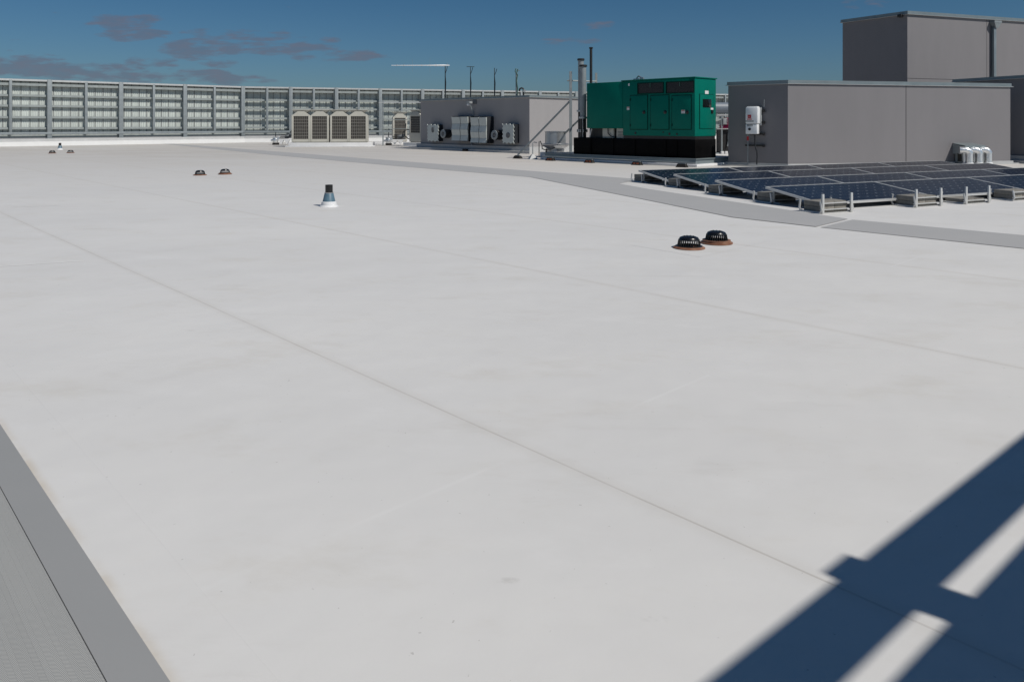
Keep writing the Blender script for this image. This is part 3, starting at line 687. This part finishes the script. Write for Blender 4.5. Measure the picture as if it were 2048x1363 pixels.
for py, xl in ((221.5, 1518), (244.5, 1518), (267.8, 1499), (291, 1490)):
    s = MB(); za = WL.hit(1520, py, -.06)[1]; xs = WL.hit(xl, py, -.1)[0]-xa; xr = WL.hit(1530, py, -.03)[0]-xa
    s.box(xs, xr, -.10, -.055, za-.03, za+.03); s.box(xr-.07, xr, -.11, -.004, za-.06, za+.04, bev=.01); s.build('strut', 'black', inv)
xr0 = WL.hit(1495.5, 270, -.3)[0]-xa; 
MB().tube([(xr0,-.3,z0),(xr0,-.3,zz(273)),(xr0,-.29,zz(283)),(xr0,-.29,.1)], .018, seg=8).build('conduit', 'galv', inv)
MB().tube([(xr0,-.3,zz(281)),(xr0,-.3,zz(273))], .04, seg=8).build('red_coupling', 'red', inv)
xk = WL.hit(1509.5, 270, -.3)[0]-xa; xk2 = WL.hit(1514, 320, -.3)[0]-xa
MB().tube([(xk,-.3,z0),(xk,-.28,zz(290)),(xk+.02,-.28,zz(295)),((xk+xk2)/2+.03,-.28,zz(303)),(xk2,-.28,zz(312)),(xk2-.01,-.3,.08)], .026, seg=8).build('power_cable', 'cable', inv)

# hood and insulated pipes on the sunny wall
xa, zt = WR.hit(1905, 288.5, 0); xb, _ = WR.hit(1971, 289, -.6)
hd = thing('pipe_hood', 'sheet metal hood over a wall opening, above three silver elbows', 'hood', WR.w(xa, 0, 0), WR.rz); w_ = xb-xa
za = WR.hit(1905, 286, 0)[1]; m = MB()
P_ = [(0,za),(-.62,za-.16),(-.62,za-.24),(-.45,za-.40),(0,za-.40)]
mt = Matrix(((0,0,1,0),(1,0,0,0),(0,1,0,0),(0,0,0,1)))
MB().prism([(0,za),(-.60,za-.09),(-.60,za-.16),(-.58,za-.16),(-.58,za-.105),(0,za-.02)], 0, w_, m=mt).build('top', 'coping', hd)
MB().prism([(-.004,za-.03),(-.57,za-.12),(-.45,za-.38),(-.004,za-.42)], .0, .02, m=mt).build('side_plate', 'galv', hd)
MB().prism([(-.004,za-.03),(-.57,za-.12),(-.45,za-.30),(-.004,za-.34)], w_-.02, w_, m=mt).build('side_plate', 'galv', hd)
MB().box(.06, .12, -.44, -.38, 0, za-.38).box(.06,.12,-.12,-.06,0,za-.38).box(.06,w_*.35,-.44,-.38,.08,.14).build('leg', 'galv', hd)
MB().box(.1, w_-.1, -.03, -.006, .1, za-.05).build('opening', 'grille_dark', hd)
def ipipe(px, r, yo, hz, label, loc=None):
    x, _ = WR.hit(px, y=yo); t = thing('insulated_pipe', label, 'pipe', WR.w(x, yo, 0), WR.rz, 'silver insulated pipes under the hood')
    MB().tube([(0,0,.02),(0,0,hz-r)], r, seg=18).build('riser', 'foil', t)
    pts = [(-r*.0, 0, hz-r-.002)]; 
    for k in range(0, 7): a = k/6*math.pi/2; pts.append((-(1-math.cos(a))*r*1.25, (1-math.cos(a))*r*.5, hz-r+math.sin(a)*r*1.1))
    pts.append((-r*2.6, r*1.4, hz+r*.1)); MB().tube(pts, r*1.08, seg=18).build('elbow', 'foil', t)
    MB().lathe([(r*1.02,.05),(r*1.25,.03),(r*1.5,.0),(0,0)], seg=20).lathe([(r*1.03,.12),(r*1.3,.09),(r*1.3,.0)], seg=20).build('roof_collar', 'white_paint', t)
for i, (a, b_, c_) in enumerate(((1939,1929.5,'left'),(1958.5,1949,'middle'),(1977,1967,'right'))):
    ipipe(a, .115, -.66, .58, 'thick silver insulated pipe elbow, %s one of three in front' % c_)
    ipipe(b_, .068, -.45, .50, 'thin silver insulated pipe behind the %s thick elbow' % c_)

# ---------------------------------------------------------------- generator
GC = Vector((6.78, 27.8)); GL = GC+AD*5.28; WG = Wall(GL, GC); GW = 1.46
pad = thing('equipment_curb', 'long low curb carrying the green generator', 'curb', WG.w(0,0), WG.rz, 'white equipment curbs')
MB().box(-2.35, 5.38, -.10, 2.9, 0, .26, bev=.015).build('upstand', 'coping', pad)  # dark coping colour here carries the shade on the white upstand
MB().box(-2.5, 5.52, -.24, 3.05, 0, .10, bev=.02).build('base_flashing', 'white_membrane', pad)
MB().box(-2.4, 5.42, -.14, 2.94, .262, .30).build('metal_cap', 'coping', pad)
gen = thing('generator', 'green standby generator on a black fuel tank with two exhaust stacks', 'generator', WG.w(0,0,.302), WG.rz)
gx = lambda px, y=0: WG.hit(px, HY, y)[0]
gz = lambda px, py, y=0: WG.hit(px, py, y)[1]-.302
zt = 3.0; zb = .82; xs = gx(1245.5)
zr = gz(1245, 257); zf = gz(1390, 273)
tk = MB().box(gx(1146.5), 5.28, .02, GW-.02, .0, zf-.12, bev=.01); tk.build('fuel_tank', 'black_tank', gen)
for px in (1180, 1225, 1268, 1330, 1352): x_ = gx(px); MB().box(x_-.05, x_+.05, -.02, .018, .02, zf-.15).build('tank_rib', 'black_tank', gen)
MB().box(xs, 5.26, .05, GW-.05, zf-.12, zf).build('skid', 'black', gen)
# rear box: radiator and silencer end
MB().box(.0, xs-.003, .0, GW, zr, zt-.01, bev=.02).build('rear_enclosure', 'green', gen)
MB().box(xs, 5.28, .0, GW, zf, zt-.01, bev=.025).build('engine_enclosure', 'green', gen)
MB().box(xs-.06, 5.315, -.035, GW+.035, zt-.008, zt+.035, bev=.01).build('roof_panel', 'green', gen)
def zoomg(X, Y_): return 1150+X/6.206, 130+Y_/6.206
for (a, b_, c_, d_) in ((785,1095,228,348),(1140,1475,212,342)):
    p0 = zoomg(a, c_); p1 = zoomg(b_, d_); xa = gx(p0[0]); xb = gx(p1[0]); pm = (p0[0]+p1[0])/2; z1 = gz(pm, p0[1]); z0 = gz(pm, p1[1])
    lv = MB().box(xa, xb, -.004, .01, z0, z1).build('louvre', 'black', gen)
    fr = MB(); fr.box(xa-.03, xb+.03, -.03, .002, z1, z1+.03).box(xa-.03, xb+.03, -.03, .002, z0-.03, z0).box(xa-.03, xa, -.03, .002, z0, z1).box(xb, xb+.03, -.03, .002, z0, z1); fr.build('louvre_frame', 'green_dark', lv)
    sl_ = MB()
    for k in range(9): zq = z0+(z1-z0)*(k+.5)/9; sl_.box(xa, xb, -.012, -.004, zq-.006, zq+.006)
    sl_.build('slat', 'black_plastic', lv)
    xm = (xa+xb)/2; MB().box(xm-.012, xm+.012, -.035, -.004, z1-.16, z1+.0).build('hasp', 'green_mast', lv)
def door(xa, xb, z0, z1, y=0, par=gen, nm='door', mtx=None):
    g = MB().box(xa-.03, xb+.03, -.004, .006, z0-.03, z1+.03).build('door_gap', 'green_dark', par)
    d = MB().box(xa, xb, -.024, -.003, z0, z1, bev=.006).build(nm, 'green', par)
    return d, g
for (a, b_) in ((690,900),(942,1165),(1207,1440)):
    p0 = zoomg(a, 380); p1 = zoomg(b_, 795); pm = (p0[0]+p1[0])/2
    xa, xb = gx(p0[0]), gx(p1[0]); z1 = gz(pm, p0[1]); z0 = gz(pm, p1[1])
    d, g_ = door(xa, xb, z0, z1); g_.parent = d
    xl = xb-.15; zl = (z0+z1)/2; MB().lathe([(0,0),(.072,0),(.066,.02),(.03,.03),(0,.03)], seg=18, m=Matrix.Translation((xl,-.024,zl))@Matrix.Rotation(R(90),4,'X')).box(xl-.02,xl+.02,-.07,-.03,zl-.06,zl+.06,bev=.008).build('latch', 'black_plastic', d)
    hg = MB()
    for zz_ in (z0+.15, z1-.15): hg.box(xa-.016, xa+.03, -.036, -.02, zz_-.05, zz_+.05)
    hg.build('hinge', 'green_dark', d)
for (X, Y_, w2, h2) in ((670,245,.07,.09),(660,540,.12,.13),(1347,580,.16,.13)):
    px, py = zoomg(X, Y_); x_ = gx(px); z_ = gz(px, py); y_ = -.032 if X == 1347 else -.006
    l = MB().box(x_-w2/2, x_+w2/2, y_, y_+.004, z_-h2/2, z_+h2/2).build('warning_label', 'white_paint', gen)
    if X != 670:
        MB().box(x_-w2/2+.01, x_+w2/2-.01, y_-.002, y_, z_+h2/2-.04, z_+h2/2-.01).build('label_stripe', 'orange_stripe', l)
        mm_ = MB()
        for q in range(3): mm_.box(x_-w2/2+.015, x_+w2/2-.02-.02*q, y_-.002, y_, z_-h2/2+.015+q*.022, z_-h2/2+.024+q*.022)
        mm_.build('label_print', 'grey_paint', l)
for (X, Y_, r_) in ((750,845,.05),(1095,835,.03),(1172,856,.05),(1265,858,.04)):
    px, py = zoomg(X, Y_); MB().lathe([(0,0),(r_,0),(r_*.8,.015),(0,.015)], seg=14, m=Matrix.Translation((gx(px),-.002,gz(px,py)))@Matrix.Rotation(R(90),4,'X')).build('port', 'black', gen)
# end face towards the right: local x = 5.28, y from 0 to GW
WE = Wall(GC, GC+BD*GW); ex = lambda px: WE.hit(px)[0]; ez = lambda px, py: WE.hit(px, py)[1]-.302
k = GW/ex(1432)
def eb(X0, X1, Y0, Y1, t0, t1, name, material, par, bev=0):
    (pa, ya), (pb, yb) = zoomg(X0, Y0), zoomg(X1, Y1); pm = (pa+pb)/2
    return MB().box(5.28+t0, 5.28+t1, ex(pa)*k, ex(pb)*k, ez(pm, yb), ez(pm, ya), bev=bev).build(name, material, par)
gp = eb(1540,1716,362,796,-.005,.004,'door_gap','green_dark',gen); dr = eb(1546,1710,368,790,.003,.022,'end_door','green',gen,.006); gp.parent = dr
eb(1578,1685,425,530,.02,.026,'window','glass_dark',dr,.002)
eb(1612,1655,320,360,.0,.006,'warning_label','white_paint',gen)
eb(1676,1708,532,556,.02,.026,'door_label','white_paint',dr)
eb(1680,1702,560,602,.02,.05,'latch','black_plastic',dr,.006)
# things under the rear box
MB().box(gx(1150.5)+.55, xs-.05, .3, 1.2, zf-.12, zr-.003).build('radiator_duct', 'black', gen)
for k_, (pa, pb) in enumerate(((1200,1222),(1228,1243.5))):
    MB().box(gx(pa), gx(pb), .16, .28, zf-.12, zr-.003, bev=.01).build('control_box', 'beige', gen)
m = MB(); xa, xb = gx(1230.5), gx(1241)
for q in range(4): m.box(xa, xb, .15, .16, zf-.04+q*.06, zf-.02+q*.06)
m.build('vent_slot', 'black', gen)
MB().tube([(gx(1212),.12,zr),(gx(1213),.10,zr-.2),(gx(1219),.10,zf-.05),(gx(1224),.12,zf-.08)], .02, seg=6).build('hose', 'cable', gen)
MB().tube([(gx(1175),.15,zf-.1),(gx(1179),.15,zr-.02)], .035, seg=8).build('fuel_line', 'steel', gen)
# roof fitting
x_ = gx(1266); MB().box(x_-.22,x_+.1,.3,.42,zt+.03,zt+.10,bev=.01).box(x_+.1,x_+.26,.32,.40,zt+.03,zt+.14,bev=.01).tube([(x_-.1,.36,zt+.1),(x_,.36,zt+.2),(x_+.16,.36,zt+.12)],.03,seg=6).build('roof_fitting', 'steel', gen)
# exhaust stacks
def stack(lx, ly, pxc, py_top, py_flange, r):
    pw = WG.w(lx, ly); d = pw[1]; z = lambda py: H-(py-HY)/F*d-.302
    s = MB().lathe([(r,z(py_flange)),(r,z(py_top)),(r*.9,z(py_top)),(r*.9,z(py_top)-.3)], c=(lx,ly), seg=22).build('exhaust_stack', 'galv', gen)
    MB().lathe([(r*.85,z(py_top)-.01),(r*1.28,z(py_top)-.005),(r*1.28,z(py_top)+.06),(r*1.1,z(py_top)+.08),(0,z(py_top)+.09)], c=(lx,ly), seg=22).build('rain_cap', 'black', s)
    MB().lathe([(r*1.25,z(py_flange)-.05),(r*1.45,z(py_flange)-.05),(r*1.45,z(py_flange)+.03),(r,z(py_flange)+.03)], c=(lx,ly), seg=22).build('flange', 'steel', s)
    b = MB().lathe([(r*1.0,zf-.14),(r*1.0,z(py_flange)-.05)], c=(lx,ly), seg=22); b.lathe([(r*1.0,.95),(r*1.3,.95),(r*1.3,1.02),(r,1.02)], c=(lx,ly), seg=20); b.build('lower_pipe', 'black', s)
    bl = MB()
    for q in range(8): a = q*math.pi/4; bl.box(-.02,.02,-.02,.02,-.06,.06, m=Matrix.Translation((lx+r*1.2*math.cos(a), ly+r*1.2*math.sin(a), .985)))
    bl.build('bolt', 'steel', s)
stack(-.50, .35, 1170, 133.5, 235, .135)
stack(-.78, .52, 1160, 121, 221.5, .125)
xq_ = WG.w(-.5,.2); MB().tube([(-.36,.16,zf-.1),(-.36,.16,1.62)], .012, seg=6).build('sensor_rod', 'steel', gen)

# support frame for the stacks
p = D(1141.3, 300, 34.3); fr_ = thing('stack_frame', 'slender galvanised frame with diagonal braces left of the exhaust stacks', 'support frame', (p.x, p.y, .3), 0)
lz = lambda py, d=34.3: H-(py-HY)/F*d-.3
MB().box(-.06,.06,-.06,.06,0,lz(143)).build('upright', 'galv', fr_)
q2 = D(1192.3, 163, 35.0)-Vector((p.x, p.y, .3)); MB().box(q2.x-.05,q2.x+.05,q2.y-.05,q2.y+.05,0,H-(146-HY)/F*35-.3).build('upright', 'galv_dark', fr_)
MB().tube([(-.15,-.02,lz(161.5)),(q2.x+.03,q2.y-.02,lz(161.5)+.0)], .035, seg=6).build('cross_bar', 'galv_dark', fr_)
q3 = G(1035.5, 315)-Vector((p.x, p.y, .3)); 
MB().tube([(-.05,0,lz(203)),(q3.x,q3.y,q3.z+.12)], .045, seg=8).build('brace', 'galv', fr_)
q4 = D(1125, 270, 36.4)-Vector((p.x, p.y, .3)); q5 = D(1158, 240, 33.6)-Vector((p.x, p.y, .3)); q6 = D(1092, 303, 38.5)-Vector((p.x, p.y, .3)); 
MB().tube([q5, q6], .045, seg=8).build('brace', 'galv_dark', fr_)
p = G(1184, 318); p = Vector((3.55, 33.7)); tp = H+152*33.7/F
t = thing('vent_pole', 'tall thin black vent pole rising behind the exhaust stacks', 'pole', (p.x, p.y, .3), 0)
MB().tube([(0,0,0),(0,0,tp-.3)], .062, seg=10).build('pole', 'black', t); MB().lathe([(.062,tp-.38),(.09,tp-.34),(.09,tp-.3),(0,tp-.28)], seg=14).build('cap', 'black', t)

# rubber pipe supports in front of the pad, with the conduit they carry
def foot(px, py, label):
    p = G(px, py); t = thing('pipe_support', label, 'pipe support', (p.x, p.y, 0), WG.rz+.12, 'rubber pipe support blocks')
    MB().frustum(0, 0, 0, .13, .42, .22, .30, .15).build('block', 'rubber', t)
    if 1090 < px < 1300: MB().box(-.12,-.03,-.10,-.085,.05,.09, m=Matrix.Rotation(0,4,'X')).box(.03,.12,-.10,-.085,.05,.09).build('reflector', 'orange_stripe', t)
    MB().box(-.14,.14,-.03,.03,.13,.155).build('channel', 'galv', t)
for px, py, lb in ((1035.5,317.2,'rubber block under the foot of the long diagonal brace'),(1101,321.5,'rubber block below the upblast exhaust fan'),(1179,325.8,'rubber block in front of the exhaust stacks'),
               (1274,330.2,'rubber block in front of the middle of the generator'),(1364,334.6,'rubber block near the right end of the generator curb')): foot(px, py, lb)
a = G(1101,321.3); b_ = G(1364,334.4); t = thing('conduit_run', 'thin grey conduit lying on rubber blocks along the generator curb', 'conduit', (a.x, a.y, .175))
v = b_-a; e = v.normalized(); MB().tube([(-e.x*.5,-e.y*.5,0),(v.x+e.x*.6,v.y+e.y*.6,0)], .02, seg=8).build('pipe', 'galv', t)

# upblast exhaust fan
p = G(1111, 314.2); fan = thing('exhaust_fan', 'silver upblast exhaust fan left of the generator', 'exhaust fan', (p.x, p.y, 0), WG.rz)
MB().box(-.55,.55,-.5,.55,0,.24,bev=.015).build('curb', 'white_membrane', fan)
MB().lathe([(.42,.24),(.42,.42),(.60,.52),(.655,.58),(.66,.63),(.60,.65),(.5,.60),(0,.60)], seg=36).build('bowl', 'steel', fan)
MB().lathe([(.50,.62),(.495,.70),(.49,1.18),(.515,1.2),(.515,1.225),(.47,1.23),(.40,1.21),(0,1.17)], seg=36).build('windband', 'steel', fan)
MB().tube([(-.9,-.2,.02),(-.9,-.2,.72),(-.82,-.2,.75),(-.6,-.3,.55),(-.4,-.5,.40),(-.1,-.58,.35)], .022, seg=6).build('conduit_whip', 'cable', fan)
MB().tube([(-.05,-.58,.42),(-.05,-.56,.08)], .03, seg=6).tube([(-.05,-.58,.36),(.2,-.5,.40),(.35,-.4,.47)], .02, seg=6).build('drain_hose', 'cable', fan)
p = G(1065.5, 318.2); t = thing('roof_boot', 'small pale pyramid boot with a thin riser left of the exhaust fan', 'boot', (p.x, p.y, 0), .3)
MB().frustum(0,0,0,.22,.40,.36,.08,.08).build('pyramid', 'slate' if 0 else 'grey_paint', t); MB().tube([(0,0,.2),(0,0,.72),(.06,0,.76),(.2,0,.74)], .02, seg=6).build('riser', 'galv', t)

# pump skid seen in the gap right of the generator
p = D(1446, 312, 36.5); sk = thing('pump_skid', 'pump skid with a silver vessel and magenta motor in the gap by the generator', 'pump skid', (p.x, p.y, 0), R(8))
d_ = 36.5; z_ = lambda py: H-(py-HY)/F*d_; xx_ = lambda px: (px-1446)/F*d_
MB().box(-1.3,1.6,-.6,.8,0,.14,bev=.01).build('plinth', 'white_membrane', sk)
MB().box(-1.2,1.5,-.45,-.3,.141,.2).box(-1.2,1.5,.4,.55,.141,.2).build('base_frame', 'galv', sk)
m = MB()
for x_ in (xx_(1435.8), 1.2):
    for y_ in (-.42, .5): m.box(x_-.03,x_+.03,y_-.03,y_+.03,.2,z_(230))
m.build('frame_post', 'galv', sk)
MB().box(-.5,1.3,-.46,-.40,z_(258.5),z_(257)).box(-.5,1.3,-.46,.5,z_(231.5),z_(229)).build('shelf', 'frame_alum', sk)
zc = (z_(205)+z_(227))/2; rr_ = (z_(205)-z_(227))/2
MB().tube([(-1.2,0,zc),(1.5,0,zc)], rr_, seg=28).build('vessel', 'shaded_silver', sk)
MB().box(xx_(1437.5),xx_(1448),-.5,-.3,z_(249),z_(236.5),bev=.01).build('junction_box', 'grey_paint', sk)
MB().tube([(xx_(1451.5),-.5,z_(243)),(xx_(1451.5),.1,z_(243))], .20, seg=20).box(xx_(1440),xx_(1456),-.4,.1,z_(256.8),z_(250.5),bev=.02).build('motor', 'magenta', sk)
MB().box(xx_(1439),1.2,-.3,.4,.201,z_(258.6)).build('pump_body', 'black', sk)
MB().tube([(xx_(1451),-.36,z_(266)),(xx_(1450.5),-.36,z_(274)),(xx_(1451),-.36,z_(281)),(xx_(1448.5),-.36,z_(292))], .035, seg=8).build('pipe', 'galv', sk)
m = MB()
for x_ in (xx_(1435), xx_(1443), xx_(1453)): m.box(x_-.07,x_+.07,-.58,-.46,.141,.27,bev=.02)
m.build('foot', 'white_paint', sk)

# ---------------------------------------------------------------- solar panels
rdir = Vector((.905,.425)).normalized(); RZ = math.atan2(rdir.y, rdir.x)
PLEN = 3.1; PW = 1.40; ZT, ZB = .335, .14; tilt = math.atan2(ZT-ZB, PW)
def make_panel():
    t = thing('photovoltaic_module', 'x', 'solar panel', (0,0,0), RZ, 'dark blue solar panels in four tilted rows')
    sl_len = math.hypot(PW, ZT-ZB); mt = Matrix.Translation((0, 0, ZT))@Matrix.Rotation(tilt, 4, 'X')      # local -y runs down the slope
    f = MB(); w_ = .028; L = PLEN-.02
    f.box(0, L, -w_, 0, -.045, 0, m=mt).box(0, L, -sl_len, -sl_len+w_, -.045, 0, m=mt).box(0, w_, -sl_len+w_, -w_, -.045, 0, m=mt).box(L-w_, L, -sl_len+w_, -w_, -.045, 0, m=mt)
    f.build('frame', 'frame_alum', t)
    bm = bmesh.new(); uv = bm.loops.layers.uv.new('UVMap')
    vs = [bm.verts.new(mt@Vector(q)) for q in ((w_,-sl_len+w_,-.004),(L-w_,-sl_len+w_,-.004),(L-w_,-w_,-.004),(w_,-w_,-.004))]; fa = bm.faces.new(vs)
    for l, c in zip(fa.loops, ((-.1,-.1),(12.1,-.1),(12.1,6.1),(-.1,6.1))): l[uv].uv = c
    v2 = [bm.verts.new(mt@Vector(q)) for q in ((w_,-sl_len+w_,-.012),(w_,-w_,-.012),(L-w_,-w_,-.012),(L-w_,-sl_len+w_,-.012))]; bm.faces.new(v2)
    me = bpy.data.meshes.new('glass'); bm.to_mesh(me); bm.free(); me.materials.append(M['pv']); o = bpy.data.objects.new('cell_sheet', me); COL.objects.link(o); o.parent = t
    return t
proto = make_panel()
tops = [(1531,373),(1430,360),(1347,348),(1277,340)]
rown = ['nearest solar row', 'second nearest solar row', 'third nearest solar row', 'farthest solar row']
coln = ['leftmost panel', 'second panel from the left', 'third panel from the left', 'rightmost panel']
rows = []; first = []
for i, (px, py) in enumerate(tops):
    o = G(px, py, ZT); rows.append(o)
    for k in range(4):
        q = Vector((o.x, o.y))+rdir*PLEN*k; lb = 'solar panel, %s in the %s' % (coln[k], rown[i])
        if i == 0 and k == 0: proto.location = (q.x, q.y, 0); proto['label'] = lb; first.append(proto)
        else:
            cpy = dup(proto, None, loc=(q.x, q.y, 0), label=lb)
            if k == 0: first.append(cpy)
qd = Vector((rdir.y, -rdir.x))
def make_ballast(posts, label, flat=False):
    t = thing('ballast_tray', label, 'ballast tray', (0,0,0), RZ, 'concrete ballast trays under the solar panels')
    W_ = .76; Dp = .46; zt_ = .22
    tr = MB()
    for x_ in (-.02, W_-.01):
        pts = [(x_+.017, 0, zt_),(x_+.017,-.03,.06),(x_+.017,.0,.02),(x_+.017,.05,.012),(x_+.017,Dp-.05,.012),(x_+.017,Dp,.03),(x_+.017,Dp+.02,.08),(x_+.017,Dp,zt_)]
        tr.tube(pts, .02, seg=8)
    tr.box(0, W_, -.012, .02, .17, .188).box(0, W_, -.012, .02, .06, .075).box(-.02, W_, .0, Dp, .003, .012)
    tr.build('tray', 'frame_alum', t)
    zs = ((.016,.095),) if flat else ((.016,.11),(.114,.205))
    for n_, (z0, z1) in enumerate(zs):
        MB().box(.05, W_/2-.005, .03, Dp-.03, z0, z1, bev=.008).build('concrete_block', 'concrete', t); MB().box(W_/2+.005, W_-.05, .035, Dp-.035, z0, z1, bev=.008).build('concrete_block', 'concrete', t)
    if posts:
        for x_ in posts: MB().box(x_, x_+.05, -.045, -.012, .004, .35, bev=.006).build('upright', 'frame_alum', t)
    return t
o = rows[0]; base = lambda i: Vector((rows[i].x, rows[i].y))
WS = Wall(base(0), base(0)+rdir*12)
# front trays of the nearest row
lead = None
for n_, (px, py, lb, fl) in enumerate(((1641,427.5,'ballast tray with two uprights at the left end of the front solar row',0),(1828,415,'ballast tray with two uprights under the first joint of the front solar row',0),
                         (1928,408.5,'half empty ballast tray with two uprights in front of the front solar row',1),(2026,402,'ballast tray at the right edge of the photo in the front solar row',0))):
    p = G(px, py); t = make_ballast((.0, .71), lb, bool(fl)) if n_ != 3 else make_ballast(None, lb)
    t.location = (p.x, p.y, 0)
sup = ['second', 'third', 'fourth', 'last']
for i in range(4):
    b0 = base(i)-rdir*.0+qd*.12+rdir*.02
    t = make_ballast(None, 'ballast tray under the raised left corner of the %s' % rown[i]) if i == 0 else dup(t0, None, label='ballast tray under the raised left corner of the %s' % rown[i])
    if i == 0: t0 = t
    t.location = (b0.x, b0.y, 0)
    lg = MB().box(.06, .10, -.16, -.125, .02, ZT-.06, bev=.006).tube([(.08,-.14,.05),(.08,-.155,.02),(.08,-.3,.014)], .016, seg=6).build('leg', 'frame_alum', first[i])
    for k in (1, 2, 3, 4):
        q = base(i)+rdir*(PLEN*k-.35)+qd*.30
        dup(t0, None, loc=(q.x, q.y, 0), label='ballast tray under %s of the %s' % (['', 'the first joint', 'the second joint', 'the third joint', 'the right end'][k], rown[i]))
